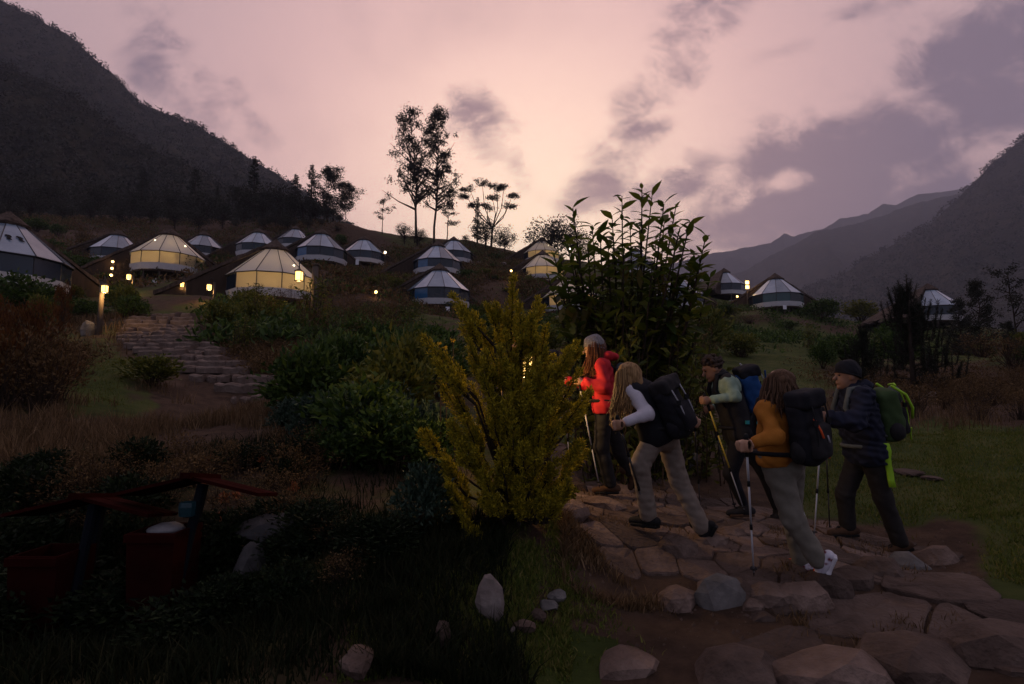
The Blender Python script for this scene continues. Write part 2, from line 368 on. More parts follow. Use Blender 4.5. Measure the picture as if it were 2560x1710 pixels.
# ------------------------------------------------------------------ mountains
M_mtn = noise_mat('mountain_scrub', [(.012, .014, .010), (.028, .027, .018), (.045, .038, .026)], .035, .95, .05, bump=.9, bscale=.16, bdist=6.0, detail=10, lo=.32, hi=.7)
M_mtn_near = noise_mat('near_slope_scrub', [(.008, .011, .006), (.022, .021, .012), (.042, .034, .020)], .06, .95, .05, bump=.9, bscale=.35, bdist=3.0, detail=10, lo=.32, hi=.7)
def mountain(name, sky_px, depth, foot_py, mat, nr=90, nc=260, near=.45, gully=.05, seed=0, fine=1.2, depth_slope=0.0):
    sky_px = sorted(sky_px); X = np.array([p[0] for p in sky_px], float); Yp = np.array([p[1] for p in sky_px], float)
    px = np.linspace(X[0], X[-1], nc); py = np.interp(px, X, Yp)
    py = py + fine * (fbm(px * .05 + seed * 9, px * 0 + seed, 4) * 9)
    s = np.concatenate([np.linspace(0, 1, nr), np.linspace(1.03, 1.4, 12)])
    Sg, PX = np.meshgrid(s, px, indexing='ij'); PY = np.broadcast_to(py, PX.shape)
    Dr = depth * (1 + depth_slope * (PX - X[0]) / (X[-1] - X[0]))
    D = Dr * (near + (1 - near) * Sg)
    ux = (PX - 1280) / FPX
    zr = CAM.z + (Dr * (math.sin(PITCH) + (855 - PY) / FPX * math.cos(PITCH))); yr = Dr * (math.cos(PITCH) - (855 - PY) / FPX * math.sin(PITCH))
    zf = CAM.z + depth * near * ((1000 - foot_py) / FPX)
    prof = np.where(Sg <= 1, Sg ** 1.12, 1 - (Sg - 1) * 1.3)
    gul = fbm(PX * .012 + Sg * 1.3 + seed * 3.1, Sg * 2.2 + seed, 5, .55)
    env = np.clip(np.sin(np.clip(Sg, 0, 1) * math.pi) + .05, 0, 1)
    Z = zf + (zr - zf) * prof + gul * env * depth * gully + fbm(PX * .09, Sg * 26 + seed, 3) * depth * .006 * np.clip(1 - Sg, 0, 1)
    Yw = yr * (near + (1 - near) * Sg); Xw = ux * Dr * (near + (1 - near) * Sg)
    n, m = Z.shape; ix = np.arange(n * m).reshape(n, m)
    F = np.stack([ix[:-1, :-1], ix[:-1, 1:], ix[1:, 1:], ix[1:, :-1]], -1).reshape(-1, 4)
    o = link(name, mesh_np(name, np.stack([Xw, Yw, Z], -1), F, mat, True)); tag(o, kind='structure')
    return np.stack([Xw, Yw, Z], -1), nr
left_sky = [(-700, -330), (-400, -190), (-150, -70), (0, 0), (80, 40), (180, 95), (240, 150), (300, 205), (350, 258), (400, 280), (450, 296), (500, 318), (560, 358), (640, 402), (700, 442), (760, 482), (860, 560), (1000, 650), (1200, 760)]
GL, nrL = mountain('mountain', left_sky, 640, 640, M_mtn, seed=1, near=.36, gully=.035, fine=.6)
spur_sky = [(-700, -60), (-300, 60), (-100, 120), (0, 165), (120, 205), (230, 275), (330, 350), (450, 410), (560, 462), (660, 520), (760, 575), (900, 660)]
GS, nrS = mountain('hill', spur_sky, 300, 640, M_mtn_near, seed=5, near=.55, gully=.03, fine=.6)
r1_sky = [(1700, 930), (1850, 830), (1980, 740), (2080, 700), (2180, 640), (2270, 590), (2330, 560), (2380, 510), (2420, 470), (2470, 420), (2510, 385), (2560, 345), (2700, 250), (2950, 120), (3300, -20)]
GR, nrR = mountain('mountain', r1_sky, 1080, 930, M_mtn, seed=2, near=.45, gully=.03, fine=.7)
r2_sky = [(1500, 800), (1780, 690), (1850, 680), (1950, 628), (2040, 580), (2130, 562), (2200, 540), (2290, 510), (2390, 485), (2500, 440), (2700, 360), (3000, 250)]
mountain('mountain', r2_sky, 2000, 900, M_mtn, seed=3, near=.5, gully=.03, fine=.5)
r3_sky = [(1100, 720), (1500, 690), (1700, 655), (1780, 634), (1830, 630), (1860, 618), (1925, 608), (1960, 582), (1985, 590), (2060, 568), (2100, 548), (2170, 535), (2205, 510), (2240, 516), (2290, 487), (2350, 480), (2450, 470), (2800, 440)]
mountain('mountain', r3_sky, 2900, 860, M_mtn, seed=4, near=.6, gully=.03, fine=.5)
# valley floor under everything, out to the horizon
valley = MB(); valley.add([(-6000, -800, -3.5), (6000, -800, -3.5), (6000, 9000, -3.5), (-6000, 9000, -3.5)], [(0, 1, 2, 3)])
tag(valley.build('valley_floor', M_mtn), kind='structure')
# haze
M_haze = bpy.data.materials.new('haze'); M_haze.use_nodes = True; t = M_haze.node_tree; t.nodes.clear()
o_ = t.nodes.new('ShaderNodeOutputMaterial'); pv = t.nodes.new('ShaderNodeVolumePrincipled'); t.links.new(pv.outputs[0], o_.inputs['Volume'])
pv.inputs['Color'].default_value = (.74, .78, .97, 1); pv.inputs['Density'].default_value = .00021; pv.inputs['Anisotropy'].default_value = .25
zmax = max(o.bound_box[k][2] for o in COL.objects if o.type == 'MESH' for k in range(8)) + 15
hb = MB(); hb.box((0, 2150, (zmax - 6) / 2), (13000, 5700, zmax + 6)); tag(hb.build('haze', M_haze), kind='stuff')
# ------------------------------------------------------------------ cabins
M_band = noise_mat('white_band', [(.62, .60, .62), (.74, .72, .74)], 2.0, .6, .3, bump=.15, bscale=12)
M_roofp = noise_mat('roof_membrane', [(.19, .26, .35), (.32, .39, .48)], .9, .16, .8, detail=5, bump=.12, bscale=3)
def _panel_tint(m):     # random brightness per object; on roof sheets it stands in for uneven reflections
    t = m.node_tree; b = t.nodes['Principled BSDF']; src = b.inputs['Base Color'].links[0].from_socket
    oi = t.nodes.new('ShaderNodeObjectInfo'); mr = t.nodes.new('ShaderNodeMapRange'); mr.inputs[3].default_value = .45; mr.inputs[4].default_value = 1.25; t.links.new(oi.outputs['Random'], mr.inputs[0])
    mx = t.nodes.new('ShaderNodeVectorMath'); mx.operation = 'SCALE'; t.links.new(src, mx.inputs[0]); t.links.new(mr.outputs[0], mx.inputs['Scale']); t.links.new(mx.outputs[0], b.inputs['Base Color'])
_panel_tint(M_roofp)
M_frame = mk_mat('dark_frame', (.02, .02, .024), .5, .4)
M_pane = noise_mat('dark_glass', [(.006, .014, .026), (.016, .032, .055)], .8, .08, .45, detail=2)
_panel_tint(M_pane)
M_pane_b = noise_mat('blue_glass', [(.02, .09, .20), (.03, .13, .28)], .8, .12, .6, detail=2)
M_pane_g = noise_mat('green_glass', [(.012, .05, .055), (.02, .07, .07)], .8, .12, .6, detail=2)
M_thatch = noise_mat('thatch', [(.035, .026, .022), (.085, .062, .050), (.13, .098, .080)], 5.0, .95, .1, bump=1.0, bscale=26, bdist=.06, stretch=(1, 1, .35), detail=8)
M_wood = noise_mat('dark_wood', [(.025, .016, .011), (.06, .038, .026)], 4, .8, .2, bump=.4, bscale=20, stretch=(1, 1, .2))
M_post = noise_mat('weathered_post', [(.06, .045, .035), (.13, .10, .08)], 6, .85, .2, bump=.5, bscale=24, stretch=(1, 1, .2))
M_inner = mk_mat('cream_wall', (.65, .56, .40), .9, .1)
def lit_build(t, b, base=(.90, .78, .58), fac=.72):
    o = t.nodes['Material Output']; tr = t.nodes.new('ShaderNodeBsdfTranslucent'); mx = t.nodes.new('ShaderNodeMixShader')
    tr.inputs[0].default_value = (*base, 1); mx.inputs[0].default_value = fac
    t.links.new(b.outputs[0], mx.inputs[1]); t.links.new(tr.outputs[0], mx.inputs[2]); t.links.new(mx.outputs[0], o.inputs[0])
M_pane_lit = mk_mat('lit_curtained_glass', (.55, .5, .38), .2, .5, lit_build)
M_roof_lit = mk_mat('lit_roof_membrane', (.62, .62, .64), .4, .4, lambda t, b: lit_build(t, b, (.80, .72, .56), .45))
M_bulb = emit_mat('warm_bulb', (1.0, .60, .20), 4.0)
M_bulb_s = emit_mat('small_warm_bulb', (1.0, .62, .22), 5.0)
M_bulb_w = emit_mat('white_bulb', (1.0, .84, .58), 4.0)
M_sign = mk_mat('white_sign', (.75, .75, .78), .6, .3)

RE = 3.25; NF = 12; A0 = -105.0
def cp(a_deg, r, z):   # angle from the glass front (-Y)
    a = R(a_deg); return Vector((math.sin(a) * r, -math.cos(a) * r, z))
def slab(a, b, c, d, th):
    """quad a b c d thickened inwards"""
    n = (b - a).cross(d - a).normalized() * th
    m = MB(); m.add([a, b, c, d, a - n, b - n, c - n, d - n], [(0, 1, 2, 3), (7, 6, 5, 4), (0, 4, 5, 1), (1, 5, 6, 2), (2, 6, 7, 3), (3, 7, 4, 0)]); return m
CM = {}
Z0, Z1, Z2, Z3 = .55, 1.66, 1.74, 4.30
for k in range(7):
    a, b = A0 + 30 * k, A0 + 30 * (k + 1)
    pv_ = slab(cp(a + .6, RE - .03, Z0 + .02), cp(b - .6, RE - .03, Z0 + .02), cp(b - .6, RE - .05, Z1), cp(a + .6, RE - .05, Z1), .03)
    rv_ = slab(cp(a + .5, RE + .12, Z2 - .05), cp(b - .5, RE + .12, Z2 - .05), cp(b - .5, .45, Z3), cp(a + .5, .45, Z3), .03)
    for nm, mat in (('pane', M_pane), ('pane_b', M_pane_b), ('pane_g', M_pane_g), ('pane_l', M_pane_lit)): CM[nm, k] = pv_.mesh('pane', mat)
    CM['roof', k] = rv_.mesh('roof_panel', M_roofp); CM['roof_l', k] = rv_.mesh('roof_panel', M_roof_lit)
    bd = slab(cp(a, RE - .16, -.02), cp(b, RE - .16, -.02), cp(b, RE + .03, Z0), cp(a, RE + .03, Z0), .10); CM['band', k] = bd.mesh('floor_band', M_band)
for k in range(8):
    a = A0 + 30 * k
    m = MB(); m.tube([cp(a, RE - .04, Z0), cp(a, RE - .04, Z2)], .030, 5); m.tube([cp(a, RE + .13, Z2 - .03), cp(a, .40, Z3 + .03)], .030, 5); CM['mull', k] = m.mesh('mullion', M_frame)
m = MB()
for k in range(7): m.tube([cp(A0 + 30 * k, RE + .1, Z2 - .07), cp(A0 + 30 * k + 30, RE + .1, Z2 - .07)], .04, 5)
CM['ring'] = m.mesh('eave_ring', M_frame)
m = MB(); m.lathe([(RE - .2, -.06), (RE - .2, -.22), ], 24); CM['floor'] = m.mesh('floor', M_wood)
# thatch sector with a shaggy edge
def thatch_mesh(seed):
    rng = np.random.RandomState(seed); na, nrr = 40, 16; V = []; F = []
    aa = np.linspace(105, 255, na); rr = np.linspace(.25, 7.6, nrr)
    for lay in (0, 1):
        for i, r_ in enumerate(rr):
            for j, a in enumerate(aa):
                q = r_ + (rng.rand() * .28 - .1 if i == nrr - 1 else 0)
                z = 4.78 - .615 * q - .12 * max(0, 1 - q) + rng.rand() * .07 - (.27 if lay else 0) 
                V.append(cp(a + (rng.rand() - .5) * .8, q, z))
    for i in range(nrr - 1):
        for j in range(na - 1):
            a = i * na + j; F.append((a, a + na, a + na + 1, a + 1)); o = nrr * na; F.append((o + a, o + a + 1, o + a + na + 1, o + a + na))
    o = nrr * na
    for i in range(nrr - 1):
        a = i * na; F.append((a, o + a, o + a + na, a + na)); a = i * na + na - 1; F.append((a, a + na, o + a + na, o + a))
    for j in range(na - 1):
        a = (nrr - 1) * na + j; F.append((a, a + 1, o + a + 1, o + a)); a = j; F.append((a, o + a, o + a + 1, a + 1))
    m = MB(); m.v = [tuple(v) for v in V]; m.f = F
    return m.mesh('thatch_roof', M_thatch)
CM['thatch'] = [thatch_mesh(s) for s in (1, 2, 3)]
m = MB(); rng = np.random.RandomState(4); prof = [(.92, 3.86), (1.0, 4.0), (.8, 4.2), (.5, 4.46), (.22, 4.70), (.06, 4.82)]
m.lathe(prof, 20); m.v = [(x * (1 + .1 * rng.rand()), y * (1 + .1 * rng.rand()), z + .07 * (rng.rand() - .5)) for x, y, z in m.v]
CM['cap'] = m.mesh('thatch_cap', M_thatch)
def endwall(a):
    p = [cp(a, 3.0, -.2), cp(a, 7.3, -.5), cp(a, 7.3, -.05), cp(a, .5, 4.15), cp(a, 3.12, 1.8)]; n = cp(a + 90, .06, 0); k = len(p)
    m = MB(); m.add([q + n for q in p] + [q - n for q in p], [tuple(range(k)), tuple(range(2 * k - 1, k - 1, -1))] + [(i, k + i, k + (i + 1) % k, (i + 1) % k) for i in range(k)]); return m.mesh('end_wall', M_wood)
CM['wall'] = [endwall(106.5), endwall(253.5)]
m = MB()
for k in range(5):
    a, b = 105 + 30 * k, 135 + 30 * k; s_ = slab(cp(a, RE - .2, -.1), cp(b, RE - .2, -.1), cp(b, RE - .2, 1.75), cp(a, RE - .2, 1.75), .06); m.add([Vector(v) for v in s_.v], s_.f)
CM['back'] = m.mesh('back_wall', M_inner)
m = MB(); m.tube([(0, 0, 0), (0, 0, -3.6)], .07, 7); CM['stilt'] = m.mesh('stilt', M_post)
m = MB(); m.lathe([(.02, -.07), (.07, -.05), (.08, 0), (.05, .06), (.02, .07)], 8); CM['spot'] = m.mesh('roof_light', M_bulb_w)

def point_light(name, loc, energy, colr=(1, .7, .36), size=.08, parent=None):
    d = bpy.data.lights.new(name, 'POINT'); d.energy = energy; d.color = colr; d.shadow_soft_size = size
    o = bpy.data.objects.new(name, d); COL.objects.link(o); o.location = loc
    if parent: o.parent = parent
    return o
M_bird = mk_mat('dark_decal', (.01, .01, .012), .7, .1)
for ci, (px, py, d, fc, lit, lab) in enumerate(CABINS):
    c = W(px, py, d); hd = Vector((c.x, c.y, 0)).normalized(); c = c + hd * RE * .98
    view = math.atan2(c.x, c.y)
    root = empty('glass_cabin', c, -view + R(fc))
    tag(root, lab, 'cabin', 'glass-fronted cabins on the hillside')
    rng = random.Random(ci * 13 + 1)
    for k in range(7):
        key = 'pane_l' if lit else ('pane_b' if (ci == 10 and k in (1, 5)) or (ci in (9, 7, 5) and k == 1 and ci != 5) else ('pane_g' if ci == 18 and k in (2, 3, 5) else 'pane'))
        if lit and k in (0, 6): key = 'pane'
        link('pane', CM[key, k], root); link('roof_panel', CM['roof_l' if lit else 'roof', k], root); link('floor_band', CM['band', k], root)
    for k in range(8): link('mullion', CM['mull', k], root)
    link('eave_ring', CM['ring'], root); link('floor', CM['floor'], root); link('thatch_roof', CM['thatch'][ci % 3], root); link('thatch_cap', CM['cap'], root)
    for q in (0, 1): link('end_wall', CM['wall'][q], root)
    link('back_wall', CM['back'], root)
    for a in (-75, -45, -15, 15, 45, 75): link('stilt', CM['stilt'], root, cp(a, 2.85, -.05))
    if lit:
        lm = point_light('ceiling_lamp', (0, -.6, 1.55), {2: 150, 4: 150}.get(ci, 130), (1, .76, .45), .25, root)
        for a, r_ in {2: ((-42, 1.9), (38, 2.2)), 4: ((8, 2.5),), 12: ((14, 2.0),)}.get(ci, ()):
            zz = Z2 - .05 + (Z3 - Z2 + .05) * (RE + .12 - r_) / (RE - .33) + .02
            link('roof_light', CM['spot'], root, cp(a, r_ * math.cos(R(15)), zz))
    if ci == 0:   # two bird decals on the front roof panel
        for q, off in enumerate((-22, -8)):
            m = MB(); s_ = .5
            pts = [(0, .5), (.35, .42), (.55, .1), (.42, -.25), (.62, -.62), (.3, -.5), (.1, -.3), (.12, .0), (.02, .2), (-.12, .3)]
            t_ = .40; r_ = RE + .12 + (.45 - RE - .12) * t_; z_ = Z2 - .05 + (Z3 - Z2 + .05) * t_
            a_ = 12 + off; c0 = cp(a_, r_ * .985, z_ + .06); ex = cp(a_ + 90, 1, 0); ey = (cp(a_, .45, Z3) - cp(a_, RE + .12, Z2 - .05)).normalized()
            nn = ex.cross(ey).normalized() * .012
            top = [c0 + ex * x * s_ + ey * y * s_ for x, y in pts]; n_ = len(top)
            m.add([p + nn for p in top] + [p - nn for p in top], [tuple(range(n_)), tuple(range(2 * n_ - 1, n_ - 1, -1))] + [(i, n_ + i, n_ + (i + 1) % n_, (i + 1) % n_) for i in range(n_)])
            m.build('bird_decal', M_bird, root)
# ------------------------------------------------------------------ placing by ground point
_dm = np.exp(np.linspace(math.log(2.4), math.log(190), 420))
def G(px, py, rough=True):
    """the hillside point seen at a pixel"""
    v = CF + Vector((1, 0, 0)) * ((px - 1280) / FPX) + CU * ((855 - py) / FPX)
    X = v.x * _dm; Y = v.y * _dm; Z = CAM.z + v.z * _dm
    g = ground_z(X, Y, rough); below = np.where(Z <= g)[0]
    if len(below) == 0:
        i = int(np.argmin(Z - g)); return Vector((X[i], Y[i], float(ground_z([X[i]], [Y[i]])[0])))
    i = below[0]
    if i == 0: d = _dm[0]
    else:
        a0, a1 = Z[i - 1] - g[i - 1], Z[i] - g[i]; d = _dm[i - 1] + (_dm[i] - _dm[i - 1]) * a0 / (a0 - a1)
    x, y = v.x * d, v.y * d
    return Vector((x, y, gz(x, y)))
# ------------------------------------------------------------------ stones
M_stone = noise_mat('path_stone', [(.062, .040, .030), (.130, .088, .070), (.205, .146, .120)], 2.6, .88, .2, bump=1.0, bscale=26, bdist=.025, detail=9)
M_step = noise_mat('stair_stone', [(.085, .060, .048), (.155, .112, .092), (.24, .18, .15)], 2.2, .9, .2, bump=.9, bscale=14, bdist=.03, detail=9)
M_rock = noise_mat('grey_rock', [(.06, .055, .052), (.12, .11, .105), (.19, .175, .165)], 4.0, .9, .2, bump=.7, bscale=18, bdist=.02, detail=9)
M_pale = noise_mat('pale_rock', [(.10, .08, .07), (.18, .145, .13), (.26, .22, .20)], 5.0, .9, .2, bump=.7, bscale=24, bdist=.015, detail=9)
_panel_tint(M_stone)
M_dkrock = noise_mat('shaded_grey_rock', [(.035, .033, .034), (.07, .066, .066), (.11, .105, .105)], 4.0, .95, .05, bump=.7, bscale=18, bdist=.02, detail=9)  # darker copy of the grey rock, bank shade put into the colour
def rock_mesh(name, seed, mat, sx=1, sy=1, sz=1, sub=2, facets=7):
    import bmesh
    rng = np.random.RandomState(seed); bm = bmesh.new(); bmesh.ops.create_icosphere(bm, subdivisions=sub, radius=1.0)
    V = np.array([v.co[:] for v in bm.verts]); F = [[v.index for v in f.verts] for f in bm.faces]; bm.free()
    for _ in range(facets):
        n = rng.randn(3); n /= np.linalg.norm(n); h = .62 + .25 * rng.rand(); dd = V @ n; V = V - np.outer(np.maximum(dd - h, 0) * .88, n)
    V = V + .05 * rng.randn(len(V), 1) * V
    V = V * [sx, sy, sz]
    return mesh_np(name, V, F, mat, False)
def inside(p, poly):
    c = False; n = len(poly)
    for i in range(n):
        a, b = poly[i], poly[(i + 1) % n]
        if (a[1] > p[1]) != (b[1] > p[1]) and p[0] < (b[0] - a[0]) * (p[1] - a[1]) / (b[1] - a[1]) + a[0]: c = not c
    return c
def clip_half(poly, m, n):
    out_ = []; k = len(poly)
    for i in range(k):
        a, b = poly[i], poly[(i + 1) % k]; da = (a[0] - m[0]) * n[0] + (a[1] - m[1]) * n[1]; db = (b[0] - m[0]) * n[0] + (b[1] - m[1]) * n[1]
        if da <= 0: out_.append(a)
        if da * db < 0:
            t_ = da / (da - db); out_.append((a[0] + (b[0] - a[0]) * t_, a[1] + (b[1] - a[1]) * t_))
    return out_
def chaikin(p, n=2):
    for _ in range(n):
        q = []
        for i in range(len(p)):
            a, b = p[i], p[(i + 1) % len(p)]; q += [(a[0] * .75 + b[0] * .25, a[1] * .75 + b[1] * .25), (a[0] * .25 + b[0] * .75, a[1] * .25 + b[1] * .75)]
        p = q
    return p
def paving(parent, poly_px, spacing, h, seed, name='flagstone', gap=.965, drop=.10, lift=0.0):
    poly = [(v.x, v.y) for v in (G(*p, False) for p in poly_px)]
    rng = random.Random(seed); xs = [p[0] for p in poly]; yy = [p[1] for p in poly]; sites = []
    y = min(yy) - spacing; r_ = 0
    while y < max(yy) + spacing:
        x = min(xs) - spacing + (r_ % 2) * spacing * .5
        while x < max(xs) + spacing: sites.append((x + rng.uniform(-.36, .36) * spacing, y + rng.uniform(-.34, .34) * spacing)); x += spacing * rng.uniform(.85, 1.3)
        y += spacing * .82; r_ += 1
    for s_ in sites:
        if not inside(s_, poly): continue
        c = [(s_[0] + a, s_[1] + b) for a, b in ((-2, -2), (2, -2), (2, 2), (-2, 2))]
        for q in sites:
            if q is s_ or abs(q[0] - s_[0]) > 3 * spacing or abs(q[1] - s_[1]) > 3 * spacing: continue
            c = clip_half(c, ((q[0] + s_[0]) / 2, (q[1] + s_[1]) / 2), (q[0] - s_[0], q[1] - s_[1]))
        if len(c) < 3: continue
        cx = sum(p[0] for p in c) / len(c); cy = sum(p[1] for p in c) / len(c)
        c = [(cx + (p[0] - cx) * gap, cy + (p[1] - cy) * gap) for p in c]
        e_ = []
        for i_ in range(len(c)):      # split each side once and nudge it, so that edges wander
            a_, b_ = c[i_], c[(i_ + 1) % len(c)]; e_ += [a_, ((a_[0] + b_[0]) / 2 + rng.uniform(-.035, .035) * spacing, (a_[1] + b_[1]) / 2 + rng.uniform(-.035, .035) * spacing)]
        c = chaikin(e_, 1)
        n = len(c); V = []; F = []
        hh = h + rng.uniform(-.010, .012); tx, ty = rng.uniform(-.03, .03), rng.uniform(-.03, .03)
        def ring(sc, dz, jit):
            pts = [(cx + (p[0] - cx) * sc, cy + (p[1] - cy) * sc) for p in c]
            g = ground_z([p[0] for p in pts], [p[1] for p in pts], False)
            for p, z in zip(pts, g): V.append((p[0], p[1], z + lift + dz + tx * (p[0] - cx) + ty * (p[1] - cy) + rng.uniform(-jit, jit)))
        ring(1.0, -drop, 0); ring(1.0, hh - .010, .004); ring(.965, hh - .001, .005); ring(.6, hh - .001, .007)
        V.append((cx, cy, float(ground_z([cx], [cy], False)[0]) + lift + hh + .004))
        for q in range(3):
            for i in range(n):
                j = (i + 1) % n; F.append((q * n + i, q * n + j, (q + 1) * n + j, (q + 1) * n + i))
        for i in range(n): F.append((3 * n + i, 3 * n + (i + 1) % n, 4 * n))
        o = link(name, mesh_np(name, V, F, M_stone, False), parent)
path = empty('stone_path', (0, 0, 0)); tag(path, kind='structure')
SOLE = .018
paving(path, [(1330, 1150), (1420, 1290), (1540, 1400), (1640, 1450), (1760, 1495), (2010, 1490), (2110, 1450), (2330, 1412), (2360, 1380), (2250, 1345), (2030, 1290), (1880, 1262), (1760, 1235), (1600, 1195), (1500, 1150), (1400, 1110)], .33, SOLE, 3)
paving(path, [(1880, 1560), (1830, 1640), (1900, 1700), (2250, 1690), (2600, 1640), (2700, 1560), (2560, 1470), (2420, 1440), (2200, 1490), (2020, 1530)], .66, .025, 5, gap=.975, drop=.2)
# kerb boulders along the front edge of the path and at its steps
KERB = [(1700, 1505, .17, .16), (1795, 1500, .22, .20), (1862, 1492, .15, .15), (1925, 1497, .20, .17), (1995, 1497, .21, .17), (2068, 1478, .19, .17), (2130, 1452, .20, .15),
        (2200, 1434, .22, .16), (2275, 1420, .20, .15), (2335, 1404, .20, .17), (1690, 1372, .22, .15), (1770, 1352, .2, .12), (1870, 1330, .22, .11), (1830, 1338, .16, .1),
        (1420, 1222, .22, .17), (1500, 1262, .28, .14), (1405, 1275, .26, .12), (1450, 1195, .24, .14), (1545, 1228, .2, .13), (1880, 1515, .1, .07), (1960, 1520, .12, .06), (1910, 1540, .12, .05), (1640, 1330, .14, .08),
        (1560, 1660, .22, .1), (1850, 1690, .3, .16), (2060, 1690, .35, .18), (2300, 1668, .36, .2), (2520, 1640, .36, .2)]
for i, (px, py, s_, h_) in enumerate(KERB):
    g = G(px, py, False); me = rock_mesh('kerb_stone', 40 + i, M_rock if i in (1, 8) else M_stone, s_, s_ * .8, h_, 2, 8)
    o = link('kerb_stone', me, path, g + Vector((0, 0, -.02)), random.Random(i).uniform(-.5, .5))
# loose rocks
ROCKS = [(1228, 1535, .10, .08, .17, 'pale upright pointed rock standing in the dark grass', M_pale), (1392, 1500, .07, .06, .05, 'small brown stone lying behind the pointed rock', M_rock),
         (1372, 1520, .075, .06, .04, 'dark flat stone beside the pointed rock', M_rock), (1345, 1545, .07, .05, .045, 'small pale stone in front of the dark flat stone', M_stone), (1310, 1575, .08, .06, .04, 'grey angular stone sunk in the grass', M_stone),
         (1280, 1580, .03, .025, .025, 'pebble beside the grey angular stone', M_pale), (1110, 1610, .06, .05, .09, 'narrow brown stone in the dark bank', M_stone), (890, 1680, .13, .1, .09, 'rounded brown boulder at the foot of the dark bank', M_stone),
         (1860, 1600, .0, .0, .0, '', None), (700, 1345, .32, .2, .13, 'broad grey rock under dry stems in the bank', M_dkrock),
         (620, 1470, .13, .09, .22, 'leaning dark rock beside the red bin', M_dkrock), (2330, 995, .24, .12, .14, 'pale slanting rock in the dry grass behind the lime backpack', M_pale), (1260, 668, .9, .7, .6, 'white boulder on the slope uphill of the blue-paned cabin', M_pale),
         (1198, 664, 1.2, .8, .5, 'low grey boulder on the slope under the umbrella-crowned tree', M_rock), (500, 868, .34, .2, .2, 'dark boulder resting on the stairway edge', M_rock), (222, 838, .26, .2, .42, 'dark upright boulder next to the wooden lamp post', M_rock),
         (2270, 1185, .22, .16, .05, 'flat stone set in the lawn behind the lime backpack', M_stone), (2330, 1200, .13, .1, .04, 'small flat stone beside the larger flat stone in the lawn', M_stone), (1690, 1165, .3, .2, .36, 'mottled grey rock behind the climber in pale trousers', M_rock)]
for i, (px, py, a, b, c, lab, mt) in enumerate(ROCKS):
    if not lab: continue
    g = G(px, py); me = rock_mesh('rock', 90 + i, mt, a, b, c, 2, 8)
    o = link('rock', me, None, g + Vector((0, 0, c * .45)), i * .7); tag(o, lab, 'rock', 'loose rocks')
# ------------------------------------------------------------------ stone stairway
stair = empty('stone_stairway', W(500, 900, 17)); tag(stair, kind='structure')
so = stair.location
for i, py, xl, xr, d in steps_px():
    rng = random.Random(300 + i); a, b = W(xl - 25, py, d), W(xr + 25, py, d); n = rng.choice([3, 4, 4, 5]); cuts = [0] + sorted(rng.uniform(.12, .88) for _ in range(n - 1)) + [1]
    for q in range(n):
        p0, p1 = a.lerp(b, cuts[q]), a.lerp(b, cuts[q + 1]); wd_ = (p1 - p0).length
        if wd_ < .08: continue
        cc = (p0 + p1) / 2; m = MB(); hh = .21 + rng.uniform(-.02, .03); dep = .78 + rng.uniform(-.1, .1)
        nx = max(3, int(wd_ / .15)); prof = []
        for k in range(nx + 1):
            x = -wd_ / 2 * .975 + wd_ * .975 * k / nx; e = .04 if k in (0, nx) else 0; jy = rng.uniform(-.09, .09); jz = rng.uniform(-.03, .03)
            prof.append([(x, jy + e, -hh), (x, jy + e - .02, -.05 + jz), (x, jy + e + .02, jz - e * .4), (x, .3 + jy, .015 + jz), (x, dep, jz - .02), (x, dep, -hh)])
        for pr in prof: m.v.extend(pr)
        for k in range(nx):
            for j in range(5): m.f.append((k * 6 + j, (k + 1) * 6 + j, (k + 1) * 6 + j + 1, k * 6 + j + 1))
        m.f.append((5, 4, 3, 2, 1, 0)); m.f.append(tuple(nx * 6 + j for j in range(6)))
        o = link('step_stone', m.mesh('step_stone', M_step), stair, cc - so + Vector((0, rng.uniform(-.12, .12), rng.uniform(-.035, .035))), rng.uniform(-.09, .09))
# ------------------------------------------------------------------ lamps, posts, signs, benches
M_iron = mk_mat('black_iron', (.012, .011, .011), .55, .4)
M_lglass = emit_mat('lantern_glass', (1.0, .56, .15), 4.2)
def lantern_parts(root, at, s=1.0, glass=None):
    """small four-sided lantern: iron cap, base and corner bars, glowing glass, hung at a point"""
    x, y, z = at; g = MB(); g.box((x, y, z), (.11 * s, .11 * s, .17 * s)); g.build('lantern_glass', glass or M_lglass, root)
    m = MB()
    for sx in (-1, 1):
        for sy in (-1, 1): m.tube([(x + sx * .06 * s, y + sy * .06 * s, z - .095 * s), (x + sx * .06 * s, y + sy * .06 * s, z + .095 * s)], .007 * s, 5)
    m.box((x, y, z - .105 * s), (.15 * s, .15 * s, .02 * s))
    m.add([(x - .085 * s, y - .085 * s, z + .095 * s), (x + .085 * s, y - .085 * s, z + .095 * s), (x + .085 * s, y + .085 * s, z + .095 * s), (x - .085 * s, y + .085 * s, z + .095 * s), (x, y, z + .17 * s)],
          [(0, 3, 2, 1), (0, 1, 4), (1, 2, 4), (2, 3, 4), (3, 0, 4)])
    m.build('lantern_frame', M_iron, root)
